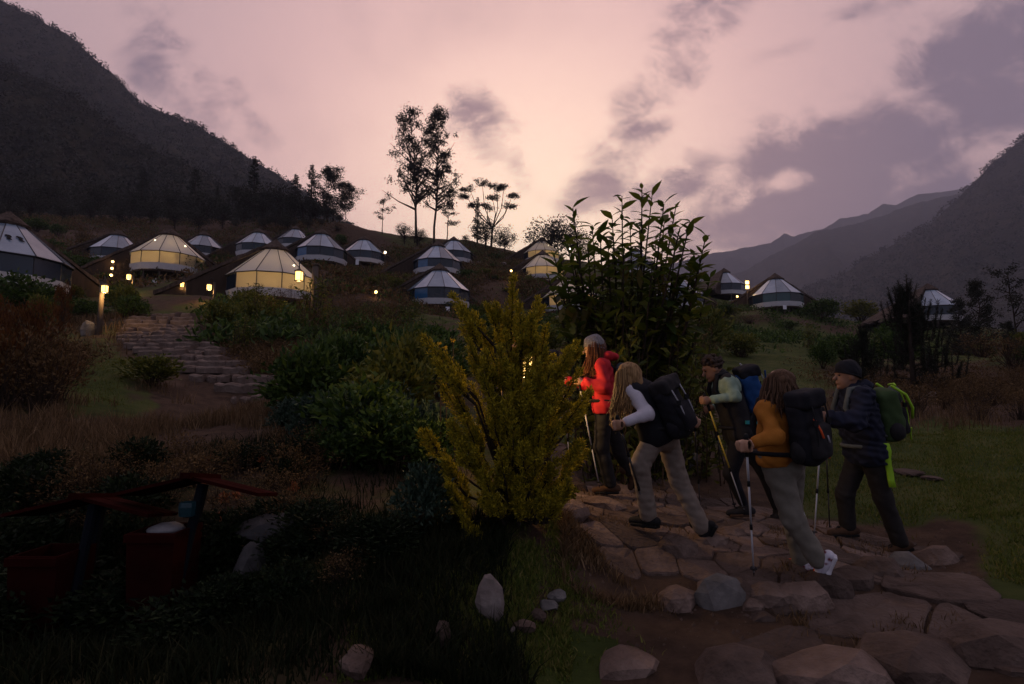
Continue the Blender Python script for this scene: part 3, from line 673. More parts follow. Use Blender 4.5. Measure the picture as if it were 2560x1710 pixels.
def lamp_post(px, py_top, py_base, lx, ly, d, energy, lab, post_r=.06, s=1.0, bracket=True, light_off=.25):
    b = W(px, py_base, d); top = W(px, py_top, d); lp = W(lx, ly, d - .05)
    g = gz(b.x, b.y); root = empty('lamp_post', (b.x, b.y, g)); tag(root, lab, 'lamp', 'path lamps'); o = root.location
    m = MB(); m.tube([(0, 0, -.3), (.01, 0, (top.z - g) * .5), (0, 0, top.z - g)], [post_r * 1.06, post_r, post_r * .95], 9); m.tube([(0, 0, top.z - g), (0, 0, top.z - g + .04 * s)], post_r * 1.2, 9)
    m.build('post', M_post, root, True)
    l = lp - o; lantern_parts(root, l, s)
    m = MB(); hz = l.z + .17 * s
    m.tube([(0, 0, hz + .02), (l.x * .3, l.y * .3, hz + .16 * s), (l.x * .75, l.y * .75, hz + .18 * s), (l.x * 1.02, l.y * 1.02, hz + .10 * s), (l.x, l.y, hz)], .012 * s, 6)
    m.build('bracket', M_iron, root)
    point_light('lantern_light', l + Vector((0, -.02, -.16 * s)), energy, (1, .58, .2), .06, root)
    return root
lamp_post(247, 700, 832, 262, 722, 20.0, 42, 'wooden post with a lit lantern standing beside the stone stairway', .085, 1.25)
lamp_post(785, 662, 775, 748, 690, 26.0, 40, 'stout post with a scrolled bracket lantern beside the glowing thatched cabin', .15, 2.2)
lamp_post(331, 690, 722, 322, 692, 40.0, 60, 'low lamp post between the column of three lamps and the stilted glowing cabin', .06, 1.7)
lamp_post(464, 705, 732, 456, 712, 40.0, 60, 'low lamp post at the foot of the long thatched slope', .07, 1.7)
lamp_post(535, 708, 732, 523, 718, 33.0, 50, 'low lamp post standing in the shrubs before the thatched slope', .06, 1.6)
NEAR = lamp_post(1338, 868, 1190, 1314, 909, 5.75, 36, 'wooden post lantern glowing behind the golden cypress', .05, 1.2)
def bulb_lamp(px, py, d, energy, lab, r=.12, drop=1.2, mat=None):
    p = W(px, py, d); g = gz(p.x, p.y); root = empty('lamp', (p.x, p.y, min(g, p.z - .3))); tag(root, lab, 'lamp', 'small bulb lamps'); l = p - root.location
    m = MB(); m.lathe([(.01, -r), (.7 * r, -.7 * r), (r, 0), (.7 * r, .7 * r), (.01, r)], 10, l); m.build('bulb', mat or M_bulb_s, root, True)
    m = MB(); m.tube([(0, .12, -.2), (0, .12, l.z + r * 1.3), (0, 0, l.z + r * 1.25)], .03, 6); m.lathe([(r * 1.2, l.z + r * .9), (r * .3, l.z + r * 1.5)], 10); m.build('stand', M_iron, root)
    point_light('bulb_light', l + Vector((0, -r * 1.6, -r)), energy, (1, .62, .26), .05, root)
bulb_lamp(282, 654, 55, 14, 'uppermost of three small lamps in a column'); bulb_lamp(280, 671, 52, 12, 'middle one of three small lamps in a column'); bulb_lamp(278, 688, 49, 12, 'lowest of three small lamps in a column')
bulb_lamp(940, 730, 44, 12, 'single small lamp alone in the scrub downhill of the row of unlit cabins'); bulb_lamp(963, 631, 82, 26, 'white lamp at the eave of an unlit cabin', .19, mat=M_bulb_w)
bulb_lamp(1278, 677, 74, 20, 'small lamp on the bare slope beside the two stacked glowing cabins', .15); bulb_lamp(1425, 622, 98, 25, 'white lamp beside the highest lit cabin', .17, mat=M_bulb_w); bulb_lamp(1404, 640, 94, 12, 'faint amber lamp between the two highest lit cabins', .12)
bulb_lamp(1843, 741, 74, 16, 'small lamp on the ground beside the thatched slope of the lone shoulder cabin', .13); bulb_lamp(1003, 663, 78, 6, 'tiny amber lamp on the slope between the unlit cabins', .09)
# double wall lamp on a post
p = W(1868, 712, 76); root = empty('double_lamp', (p.x, p.y, gz(p.x, p.y))); tag(root, 'post lamp with two stacked glowing panes by the sideways thatched cabin', 'lamp'); l = p - root.location
m = MB(); m.tube([(0, .15, -.3), (0, .15, l.z + .7)], .09, 8); m.build('post', M_post, root)
for dz_ in (-.32, .32):
    m = MB(); m.box((0, 0, l.z + dz_), (.42, .16, .42)); m.build('lamp_pane', M_bulb, root)
m = MB(); m.box((0, .02, l.z), (.5, .17, .12)); m.box((0, .02, l.z + .6), (.56, .22, .08)); m.build('lamp_frame', M_iron, root)
point_light('lamp_light', (0, -.4, l.z), 45, (1, .62, .26), .1, root)
def sign(px, py, d, w_, h_, lab):
    p = W(px, py, d); g = gz(p.x, p.y); root = empty('sign', (p.x, p.y, min(g, p.z - .5))); tag(root, lab, 'sign', 'small white signs'); z = p.z - root.location.z
    m = MB(); m.box((0, 0, z), (w_, .04, h_)); m.build('board', M_sign, root); m = MB(); m.tube([(0, .05, -.3), (0, .05, z + h_ * .4)], .04, 6); m.build('post', M_post, root)
sign(386, 704, 50, .42, .52, 'blank white sign board under the stilted glowing cabin'); sign(1119, 775, 53, .38, .62, 'blank white sign board on a post under the blue-paned cabin')
sign(1962, 768, 68, .4, .5, 'blank white sign board on a post under the lone shoulder cabin'); sign(893, 655, 74, .4, .7, 'small white box on a stand beside the tall-stilted cabin'); sign(1695, 778, 63, .5, .35, 'small white board under the cabin beside the large-leaved tree')
M_bpl = noise_mat('pale_plank', [(.22, .16, .13), (.34, .26, .22)], 3, .8, .2, bump=.3, bscale=18)
def bench(px, py, d, w_, lab):
    p = W(px, py, d); g = G(px, py + 6) or p; root = empty('bench', (p.x, p.y, gz(p.x, p.y))); tag(root, lab, 'bench', 'plank benches')
    m = MB(); m.box((0, 0, .45), (w_, .35, .07)); m.build('seat', M_bpl, root)
    for sx in (-1, 1):
        m = MB(); m.box((sx * w_ * .38, 0, .14), (.12, .3, .54)); m.build('leg', M_post, root)
bench(931, 674, 80, 2.4, 'plank bench below the cabin with the white eave lamp'); bench(1222, 764, 55, 2.2, 'plank bench on the bare slope beside the blue-paned cabin'); bench(1205, 690, 80, 2.4, 'plank bench half way up the bare slope'); bench(1797, 763, 70, 2.2, 'plank bench on the shoulder next to the small ground lamp')
# ------------------------------------------------------------------ red waste shelters in the dark bank
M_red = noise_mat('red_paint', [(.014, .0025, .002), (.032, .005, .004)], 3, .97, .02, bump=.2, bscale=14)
M_bluep = mk_mat('blue_black_post', (.006, .008, .012), .8, .05)
M_bag = noise_mat('white_plastic', [(.10, .098, .105), (.15, .147, .155)], 9, .45, .4, bump=.5, bscale=14)
M_teal = mk_mat('teal_plastic', (.004, .030, .040), .4, .4)
def shelter(ridge_px, d, lab, binlab, lean=.06, w_=.62, full=True):
    rp = W(*ridge_px, d); g = gz(rp.x, rp.y); g = min(g, rp.z - 1.0); root = empty('waste_shelter', (rp.x, rp.y, g)); root.rotation_euler = (R(-9), 0, 0); tag(root, lab, 'shelter', 'red waste shelters'); H = rp.z - g
    for sx in (-1, 1):
        m = MB(); n = 2
        for q in range(n):      # planks of each roof slope
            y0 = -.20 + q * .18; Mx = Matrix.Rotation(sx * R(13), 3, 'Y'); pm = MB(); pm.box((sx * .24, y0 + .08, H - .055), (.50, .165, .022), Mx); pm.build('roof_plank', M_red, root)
    m = MB(); m.box((0, -.03, H + .012), (.07, .42, .04)); m.build('ridge_board', M_red, root)
    for sx, sy in ((.06, -.12), (-.05, .12)):
        m = MB(); m.tube([(sx - lean * 2, sy, -.2), (sx, sy, H - .04)], .032, 8); m.build('post', M_bluep, root)
    b = empty('waste_bin', (rp.x - .12, rp.y - .05, g)); tag(b, binlab, 'bin', 'red waste bins')
    bw, bd, bh = w_ * .5, .34, max(.3, H - .31)
    m = MB(); V = []
    for z, s_ in ((.05, .86), (bh, 1.0)):
        V += [(-bw / 2 * s_, -bd / 2 * s_, z), (bw / 2 * s_, -bd / 2 * s_, z), (bw / 2 * s_, bd / 2 * s_, z), (-bw / 2 * s_, bd / 2 * s_, z)]
    for z, s_ in ((bh, .9), (.12, .78)):
        V += [(-bw / 2 * s_, -bd / 2 * s_, z), (bw / 2 * s_, -bd / 2 * s_, z), (bw / 2 * s_, bd / 2 * s_, z), (-bw / 2 * s_, bd / 2 * s_, z)]
    F = [(3, 2, 1, 0), (12, 13, 14, 15)]
    for r_ in range(3):
        for i in range(4): j = (i + 1) % 4; F.append((r_ * 4 + i, r_ * 4 + j, r_ * 4 + 4 + j, r_ * 4 + 4 + i))
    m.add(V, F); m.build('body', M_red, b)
    m = MB(); m.box((0, -bd / 2 * 1.02, bh - .03), (bw * 1.04, .03, .05)); m.build('rim', M_red, b)
    if full:
        me = rock_mesh('rubbish_bag', 77, M_bag, bw * .40, bd * .34, .045, 2, 3); o = link('rubbish_bag', me, None, (rp.x - .12, rp.y - .05, g + bh - .01)); tag(o, 'white plastic bag bulging out of the red bin', 'bag')
        for q in o.data.polygons: q.use_smooth = True
        m = MB(); m.lathe([(.02, 0), (.05, .01), (.055, .07), (.05, .1)], 10); o = m.build('plastic_tub', M_teal); o.location = (rp.x + .02, rp.y - .06, g + bh + .07); tag(o, 'small teal plastic tub on top of the white bag', 'tub')
shelter((478, 1199), 3.9, 'small red plank roof on dark posts half buried in the flowering bank', 'open red bin holding a white bag under the little roof')
shelter((205, 1250), 3.8, 'second red plank roof deep in the dark bank', 'red bin in deep shade beneath the second little roof', lean=.02, full=False)
# ------------------------------------------------------------------ foliage
def leaf_mat(name, cols, rough=.6, spec=.25, trans=.25):
    """colour differs from leaf to leaf (random per island)"""
    def build(t, b):
        g = t.nodes.new('ShaderNodeNewGeometry'); r = t.nodes.new('ShaderNodeValToRGB'); el = r.color_ramp.elements
        while len(el) < len(cols): el.new(.5)
        for i, (e, c) in enumerate(zip(el, cols)): e.position = i / max(1, len(cols) - 1); e.color = (*c, 1)
        t.links.new(g.outputs['Random Per Island'], r.inputs[0]); t.links.new(r.outputs[0], b.inputs['Base Color'])
        o = t.nodes['Material Output']; tr = t.nodes.new('ShaderNodeBsdfTranslucent'); mx = t.nodes.new('ShaderNodeMixShader')
        t.links.new(r.outputs[0], tr.inputs[0]); mx.inputs[0].default_value = trans
        t.links.new(b.outputs[0], mx.inputs[1]); t.links.new(tr.outputs[0], mx.inputs[2]); t.links.new(mx.outputs[0], o.inputs[0])
    return mk_mat(name, cols[0], rough, spec, build)
M_lf_dark = leaf_mat('dark_green_leaf', [(.015, .037, .007), (.040, .077, .013), (.083, .131, .020)])
M_lf_mid = leaf_mat('mid_green_leaf', [(.042, .057, .008), (.098, .111, .014), (.182, .169, .026)])
M_lf_blue = leaf_mat('blue_green_leaf', [(.014, .030, .020), (.028, .055, .034), (.055, .085, .055)])
M_lf_bank = leaf_mat('shade_toned_leaf', [(.004, .009, .003), (.010, .018, .006), (.020, .032, .010)], .7, .15, .15)  # darker leaf variant; shade of the bank is put into its colour
M_lf_euc = leaf_mat('eucalyptus_leaf', [(.010, .013, .008), (.020, .024, .014), (.032, .034, .020)], trans=.15)
M_lf_con = leaf_mat('conifer_needle', [(.006, .011, .006), (.012, .020, .010), (.022, .030, .014)], trans=.1)
M_lf_gold = leaf_mat('golden_cypress_leaf', [(.11, .115, .008), (.26, .225, .013), (.42, .335, .020), (.56, .44, .036)], .6, .2, .32)
M_lf_brown = leaf_mat('dry_leaf', [(.052, .032, .014), (.109, .067, .029), (.189, .119, .055)], .8, .1, .2)
M_lf_rust = leaf_mat('rusty_leaf', [(.052, .021, .008), (.111, .042, .013), (.156, .072, .021)], .8, .1, .25)
M_lf_big = leaf_mat('large_leaf', [(.034, .060, .009), (.085, .120, .016), (.15, .165, .022)], .45, .35, .48)
M_lf_yel = leaf_mat('yellowing_leaf', [(.085, .075, .008), (.13, .10, .012), (.07, .08, .014)], .5, .3, .4)
M_gr_green = leaf_mat('lawn_blade', [(.046, .072, .010), (.090, .120, .018), (.14, .150, .028), (.21, .175, .058)], .7, .15, .25)
M_gr_dry = leaf_mat('dry_blade', [(.066, .041, .019), (.138, .086, .043), (.240, .156, .086)], .8, .1, .2)
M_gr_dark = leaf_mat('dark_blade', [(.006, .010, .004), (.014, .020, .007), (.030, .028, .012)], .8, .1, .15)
M_bark = noise_mat('bark', [(.022, .016, .012), (.055, .042, .034)], 6, .9, .1, bump=.6, bscale=22, stretch=(1, 1, .25))
M_twig = noise_mat('twig', [(.030, .020, .014), (.07, .048, .034)], 8, .9, .1)
M_flower = leaf_mat('orange_petal', [(.20, .055, .012), (.28, .10, .03), (.30, .09, .05)], .6, .2, .3)
M_flower_y = leaf_mat('yellow_petal', [(.55, .36, .02), (.75, .50, .05)], .6, .2, .3)

def unit(v): return v / np.maximum(np.linalg.norm(v, axis=-1, keepdims=True), 1e-9)
def leaves(rng, P_, D_, L_, Wd, fold=.18, curl=.12):
    """folded four-vertex leaves; P_ base, D_ direction"""
    n = len(P_); D_ = unit(D_); L_ = np.broadcast_to(np.asarray(L_, float).reshape(-1, 1) if np.ndim(L_) else np.full((n, 1), L_), (n, 1)); Wd = np.broadcast_to(np.asarray(Wd, float).reshape(-1, 1) if np.ndim(Wd) else np.full((n, 1), Wd), (n, 1))
    s_ = unit(np.cross(D_, rng.randn(n, 3))); nn = np.cross(D_, s_)
    a = P_; b = P_ + D_ * L_ * .45 + s_ * Wd * .5 + nn * Wd * fold; c = P_ + D_ * L_ + nn * L_ * -curl; d = P_ + D_ * L_ * .45 - s_ * Wd * .5 + nn * Wd * fold
    V = np.stack([a, b, c, d], 1).reshape(-1, 3); i = np.arange(n)[:, None] * 4
    F = np.concatenate([i + [0, 1, 2], i + [0, 2, 3]], 1).reshape(-1, 3)
    return V, F
class LB:
    """gathers leaf arrays"""
    def __init__(s): s.V = []; s.F = []; s.n = 0
    def add(s, VF):
        V, F = VF; s.V.append(V); s.F.append(F + s.n); s.n += len(V); return s
    def mesh(s, name, mat, smooth=False): return mesh_np(name, np.concatenate(s.V), np.concatenate(s.F), mat, smooth)
def blades(rng, P_, H, wd_, lean=.35):
    n = len(P_); a = rng.rand(n) * 2 * math.pi; sd = np.stack([np.cos(a), np.sin(a), np.zeros(n)], 1); b = rng.rand(n) * 2 * math.pi
    ln = np.stack([np.cos(b), np.sin(b), np.zeros(n)], 1) * (rng.rand(n, 1) * lean) * H[:, None]; up = np.array([[0, 0, 1.]]) * H[:, None]; w_ = wd_[:, None]
    v0 = P_ - sd * w_; v1 = P_ + sd * w_; v2 = P_ + up * .55 + ln * .35 + sd * w_ * .7; v3 = P_ + up * .55 + ln * .35 - sd * w_ * .7; v4 = P_ + up + ln
    V = np.stack([v0, v1, v2, v3, v4], 1).reshape(-1, 3); i = np.arange(n)[:, None] * 5
    F = np.concatenate([i + [0, 1, 2], i + [0, 2, 3], i + [3, 2, 4]], 1).reshape(-1, 3)
    return V, F
def scatter_px(rng, n, box, dmax=1e9):
    """ground points under a box of pixels, even over the ground rather than the picture"""
    (x0, y0, x1, y1) = box; a = [G(x, y, False) for x, y in ((x0, y0), (x1, y0), (x0, y1), (x1, y1))]
    return a
def ground_points(rng, n, quad_px, fade=.10):
    """n points inside the ground quad given by four pixels (tl, tr, br, bl)"""
    c = [G(*p, False) for p in quad_px]; c = [np.array((v.x, v.y)) for v in c]
    u_ = rng.rand(n, 1); v_ = rng.rand(n, 1)
    p = (c[0] * (1 - u_) + c[1] * u_) * (1 - v_) + (c[3] * (1 - u_) + c[2] * u_) * v_
    if n > 1500: p = p + np.clip(p[:, 1:2], 2, 60) * .09 * np.stack([fbm(p[:, 0] * 6 / np.clip(p[:, 1], 3, 60), p[:, 1] * 6 / np.clip(p[:, 1], 3, 60) + 3, 3), fbm(p[:, 0] * 5 / np.clip(p[:, 1], 3, 60) + 9, np.log(np.clip(p[:, 1], 2, 99)) * 7, 3)], 1)
    if n > 1500: e_ = np.minimum(np.minimum(u_, 1 - u_), np.minimum(v_, 1 - v_))[:, 0] + .05 * fbm(p[:, 0] * 1.5, p[:, 1] * 1.5, 3); p = p[e_ > fade * rng.rand(n)]
    z = ground_z(p[:, 0], p[:, 1]); return np.concatenate([p, z[:, None]], 1)
rng = np.random.RandomState(21)
path_poly = [(v.x, v.y) for v in (G(*p, False) for p in [(1330, 1160), (1420, 1290), (1560, 1420), (1700, 1510), (2010, 1520), (2340, 1425), (2370, 1375), (2250, 1335), (2030, 1285), (1600, 1185), (1420, 1110)])]
slab_poly = [(v.x, v.y) for v in (G(*p, False) for p in [(1860, 1550), (1800, 1650), (1900, 1705), (2620, 1660), (2720, 1550), (2560, 1465), (2420, 1435), (2200, 1480)])]
stair_pts = [W((a + b) / 2, y_, d_) for i, y_, a, b, d_ in steps_px()]
def off_path(P_, keep=0.0):
    k = np.array([not (inside((p[0], p[1]), path_poly) or inside((p[0], p[1]), slab_poly)) for p in P_]); r_ = rng.rand(len(P_)) < keep
    ok = k | r_
    for s_ in stair_pts: ok &= ~((np.abs(P_[:, 0] - s_.x) < 1.0) & (np.abs(P_[:, 1] - s_.y) < .6))
    return P_[ok]
def grass(name, label, quads, mat, hmin, hmax, w_, lean=.4, clump=None, turf_min=None):
    lb = LB()
    for n, q in quads:
        P_ = ground_points(rng, n, q)
        if clump: keep = (fbm(P_[:, 0] * clump + 3.3, P_[:, 1] * clump, 3) + rng.rand(len(P_)) * .35) > .10; P_ = P_[keep]
        if turf_min is not None: keep = turf(P_[:, 0], P_[:, 1], P_[:, 2]) + .30 * fbm(P_[:, 0] * .9, P_[:, 1] * .9, 3) + .10 * rng.randn(len(P_)) > turf_min; P_ = P_[keep]
        P_ = off_path(P_); H = hmin + (hmax - hmin) * rng.rand(len(P_)) ** 1.6
        lb.add(blades(rng, P_ - [0, 0, .01], H, w_ * (.6 + .8 * rng.rand(len(P_))), lean))
    o = link(name, lb.mesh(name, mat)); tag(o, label, 'grass', kind='stuff')
grass('lawn_grass', 'short green lawn grass beside the path', [(90000, ((1850, 1060), (2900, 1040), (3000, 1560), (2000, 1400))), (26000, ((1650, 900), (2700, 930), (2800, 1100), (1700, 1120))), (14000, ((1650, 830), (2100, 850), (2300, 960), (1650, 960))),
      (14000, ((60, 850), (520, 860), (500, 1040), (20, 1040))), (30000, ((1080, 1310), (1520, 1310), (1700, 1600), (1100, 1705)))], M_gr_green, .02, .065, .006, .9, None, .10)
grass('dry_grass', 'dry brown grass on the hillside', [(30000, ((440, 960), (780, 940), (820, 1200), (250, 1200))), (22000, ((-100, 960), (500, 1000), (450, 1230), (-250, 1230))), (12000, ((2080, 940), (2700, 930), (2750, 1090), (2050, 1070))), 
      (9000, ((700, 790), (1100, 790), (1050, 900), (600, 900))), (9000, ((1400, 900), (1800, 890), (1850, 1060), (1500, 1120)))], M_gr_dry, .10, .34, .006, .7, .8)
grass('path_edge_grass', 'low dry grass along the path edge by the cypress', [(12000, ((1370, 1270), (1480, 1300), (1720, 1560), (1450, 1500)))], M_gr_dry, .03, .12, .005, 1.0, 1.2)
grass('slope_grass', 'rough dark grass on the slope around the cabins', [(26000, ((850, 690), (1900, 760), (2100, 880), (600, 860))), (30000, ((860, 620), (1800, 730), (1900, 800), (840, 760))), (8000, ((100, 720), (420, 720), (380, 900), (60, 900)))], M_gr_dry, .12, .5, .014, .7, .25)
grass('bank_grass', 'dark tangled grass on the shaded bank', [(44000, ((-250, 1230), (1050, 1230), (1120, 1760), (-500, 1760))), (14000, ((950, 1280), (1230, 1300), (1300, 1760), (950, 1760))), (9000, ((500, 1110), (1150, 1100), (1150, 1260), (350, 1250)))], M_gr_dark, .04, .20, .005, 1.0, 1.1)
grass('bank_turf', 'short green turf below the golden cypress', [(46000, ((900, 1290), (1440, 1290), (1700, 1640), (850, 1760)))], M_gr_green, .015, .06, .005, 1.0, 1.4)
# grass in the joints of the paving and grit on the soil
lb = LB(); P_ = ground_points(rng, 9000, ((1380, 1140), (2250, 1300), (2600, 1650), (1500, 1600))); P_ = P_[fbm(P_[:, 0] * 2.2, P_[:, 1] * 2.2, 3) > .16]
lb.add(blades(rng, P_, .03 + .05 * rng.rand(len(P_)), .003 + .002 * rng.rand(len(P_)), 1.0)); tag(link('joint_grass', lb.mesh('joint_grass', M_gr_dry)), 'dry grass growing in the joints of the paving', 'grass', kind='stuff')
P_ = ground_points(rng, 2600, ((1350, 1150), (2300, 1290), (2750, 1690), (1300, 1690))); sz_ = .006 + .016 * rng.rand(len(P_), 1, 1) ** 2.5
tet = np.array([[1, 0, -.4], [-.6, .9, -.4], [-.5, -.9, -.4], [.1, .1, .8]]); Vg = (P_[:, None] + tet[None] * sz_ * (.6 + .8 * rng.rand(len(P_), 4, 3)) + [0, 0, .004]).reshape(-1, 3); ig = np.arange(len(P_))[:, None] * 4
tag(link('gravel', mesh_np('gravel', Vg, np.concatenate([ig + [0, 1, 3], ig + [1, 2, 3], ig + [2, 0, 3]], 1).reshape(-1, 3), M_stone)), 'loose grit scattered over the path', 'gravel', kind='stuff')
# low scrub covering the hillside between the cabins
def scrub(name, label, quads, mat, r_, h_, per, leaf):
    lb = LB()
    for n, q in quads:
        P_ = ground_points(rng, n, q); P_ = off_path(P_); P_ = P_[fbm(P_[:, 0] * .12 + 7, P_[:, 1] * .12, 4) + .3 * rng.rand(len(P_)) > -.02]; C_ = np.repeat(P_, per, 0) + rng.randn(len(P_) * per, 3) * [r_, r_, 0]; C_[:, 2] += h_ * rng.rand(len(C_)) * np.repeat(.4 + rng.rand(len(P_)), per)
        lb.add(leaves(rng, C_, rng.randn(len(C_), 3) + [0, 0, .8], leaf * (.5 + .9 * rng.rand(len(C_))), leaf * .34 * (.6 + .8 * rng.rand(len(C_)))))
    tag(link(name, lb.mesh(name, mat)), label, 'scrub', kind='stuff')
scrub('hillside_scrub', 'low brown scrub covering the hillside between the cabins', [(9000, ((-100, 530), (900, 560), (880, 720), (-100, 730))), (6500, ((850, 600), (1400, 640), (1450, 790), (820, 790)))], M_lf_brown, .45, .7, 9, .42)
scrub('green_scrub', 'low dark green scrub covering the hillside', [(4000, ((-100, 530), (900, 560), (880, 720), (-100, 730))), (3000, ((850, 600), (1400, 640), (1450, 790), (820, 790))), (3500, ((1500, 690), (2150, 790), (2300, 900), (1500, 880))), (2600, ((560, 770), (1050, 780), (1050, 880), (600, 880)))], M_lf_dark, .4, .6, 9, .34)
scrub('near_scrub', 'tangle of low dry plants between the shrubs', [(5000, ((620, 840), (1080, 850), (1000, 1000), (640, 1000))), (3500, ((2050, 900), (2800, 910), (2800, 1010), (2050, 1000))), (2500, ((-100, 860), (300, 880), (250, 980), (-150, 1000)))], M_lf_brown, .16, .30, 8, .11)

# ---- shrubs: shapes
def crown_pts(rng, n_cl, rx, ry, rz, zc, per, spread, top=0.0):
    c = rng.randn(n_cl, 3); c = unit(c) * (rng.rand(n_cl, 1) ** .45); c[:, 2] = np.where(c[:, 2] < -.55, -c[:, 2], c[:, 2]); c = c * [rx, ry, rz] + [0, 0, zc]
    sz = .6 + .8 * rng.rand(n_cl); P_ = np.repeat(c, per, 0) + rng.randn(n_cl * per, 3) * spread * np.repeat(sz, per)[:, None]
    D_ = unit(P_ - [0, 0, zc * .5]) + rng.randn(len(P_), 3) * .7
    return c, P_, D_
def shrub(kind, seed):
    """returns (crown mesh, stem mesh) of about 1 m height"""
    rng = np.random.RandomState(seed); lb = LB(); st = MB(); mat = M_lf_mid
    if kind in ('leafy', 'dark', 'blue', 'bank'):
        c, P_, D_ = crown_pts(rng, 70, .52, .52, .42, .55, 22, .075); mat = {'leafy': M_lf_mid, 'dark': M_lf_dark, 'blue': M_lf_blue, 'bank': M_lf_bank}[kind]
        lb.add(leaves(rng, P_, D_ + [0, 0, .2], .075 + .07 * rng.rand(len(P_)), .035 + .03 * rng.rand(len(P_))))
        for q in range(0, 70, 4): st.tube([(rng.randn() * .04, rng.randn() * .04, -.1), tuple(c[q] * [.5, .5, .6]), tuple(c[q])], [.016, .01, .004], 4, False)
    elif kind == 'twiggy':
        c, P_, D_ = crown_pts(rng, 60, .5, .5, .45, .55, 10, .07); mat = M_lf_brown
        lb.add(leaves(rng, P_, D_, .04 + .06 * rng.rand(len(P_)), .018 + .02 * rng.rand(len(P_))))
        for q in range(60):
            b = np.array([rng.randn() * .06, rng.randn() * .06, -.1]); e = c[q] * 1.08; st.tube([b, b * .5 + e * .5 + rng.randn(3) * .04, e], [.011, .007, .003], 3, False)
    elif kind == 'weed':
        mat = M_lf_mid
        for q in range(16):
            b = np.array([rng.randn() * .16, rng.randn() * .16, -.05]); e = b + [rng.randn() * .16, rng.randn() * .16, .75 + .4 * rng.rand()]; mid = (b + e) / 2 + rng.randn(3) * .04
            st.tube([b, mid, e], [.010, .008, .003], 4, False); t_ = rng.rand(34, 1); P_ = b * (1 - t_) ** 2 + 2 * mid * t_ * (1 - t_) + e * t_ ** 2
            D_ = rng.randn(34, 3) * [1, 1, .3] + [0, 0, .35]; lb.add(leaves(rng, P_, D_, .06 + .09 * rng.rand(34), .02 + .022 * rng.rand(34)))
    elif kind == 'dryweed':
        mat = M_lf_brown
        for q in range(26):
            b = np.array([rng.randn() * .12, rng.randn() * .12, -.05]); e = b + [rng.randn() * .28, rng.randn() * .28, .55 + .6 * rng.rand()]; mid = (b + e) / 2 + rng.randn(3) * .05
            st.tube([b, mid, e], [.008, .006, .003], 3, False); P_ = e + rng.randn(14, 3) * [.05, .05, .09]; lb.add(leaves(rng, P_, rng.randn(14, 3) + [0, 0, .5], .03 + .04 * rng.rand(14), .014 + .012 * rng.rand(14)))
    elif kind == 'rusty':
        c, P_, D_ = crown_pts(rng, 80, .42, .42, .5, .58, 18, .055); mat = M_lf_rust
        lb.add(leaves(rng, P_, D_ * .4 + [0, 0, .8], .05 + .06 * rng.rand(len(P_)), .014 + .014 * rng.rand(len(P_))))
        for q in range(0, 80, 3): st.tube([(0, 0, -.1), tuple(c[q] * [.5, .5, .7]), tuple(c[q])], [.014, .009, .003], 4, False)
    return lb.mesh('foliage', mat), st.mesh('stems', M_twig)
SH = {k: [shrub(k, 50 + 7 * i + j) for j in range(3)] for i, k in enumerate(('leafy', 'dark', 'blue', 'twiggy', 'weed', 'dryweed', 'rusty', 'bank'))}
NAMES = {'bank': ('shade_toned_shrub', 'shrub'), 'leafy': ('leafy_shrub', 'shrub'), 'dark': ('dark_shrub', 'shrub'), 'blue': ('blue_green_shrub', 'shrub'), 'twiggy': ('twiggy_shrub', 'shrub'), 'weed': ('tall_weed', 'plant'), 'dryweed': ('dry_weed', 'plant'), 'rusty': ('rusty_shrub', 'shrub')}
_sr = random.Random(5)
def put_shrub(kind, p, h, w_, label, group=None):
    f, s_ = SH[kind][_sr.randrange(3)]; root = empty(NAMES[kind][0], p, _sr.uniform(0, 6.28)); root.scale = (w_, w_ * _sr.uniform(.85, 1.15), h)
    link('foliage', f, root); link('stems', s_, root); tag(root, label, NAMES[kind][1], group); return root
def shrub_px(kind, px, py, hpx, wpx, label, group=None):
    g = G(px, py)
    if g is None: return
    d = g.y; put_shrub(kind, g - Vector((0, 0, .03)), hpx * d / FPX, wpx * d / FPX, label, group)
def region(kinds, n, quad, h, w_, label, group, seed):
    r2 = np.random.RandomState(seed); pts = off_path(ground_points(r2, n, quad))
    for p in pts:
        k = kinds[r2.randint(len(kinds))]; hh = h[0] + (h[1] - h[0]) * r2.rand()
        put_shrub(k, Vector(p) - Vector((0, 0, .04)), hh, (w_[0] + (w_[1] - w_[0]) * r2.rand()), label[k] if isinstance(label, dict) else label, group)
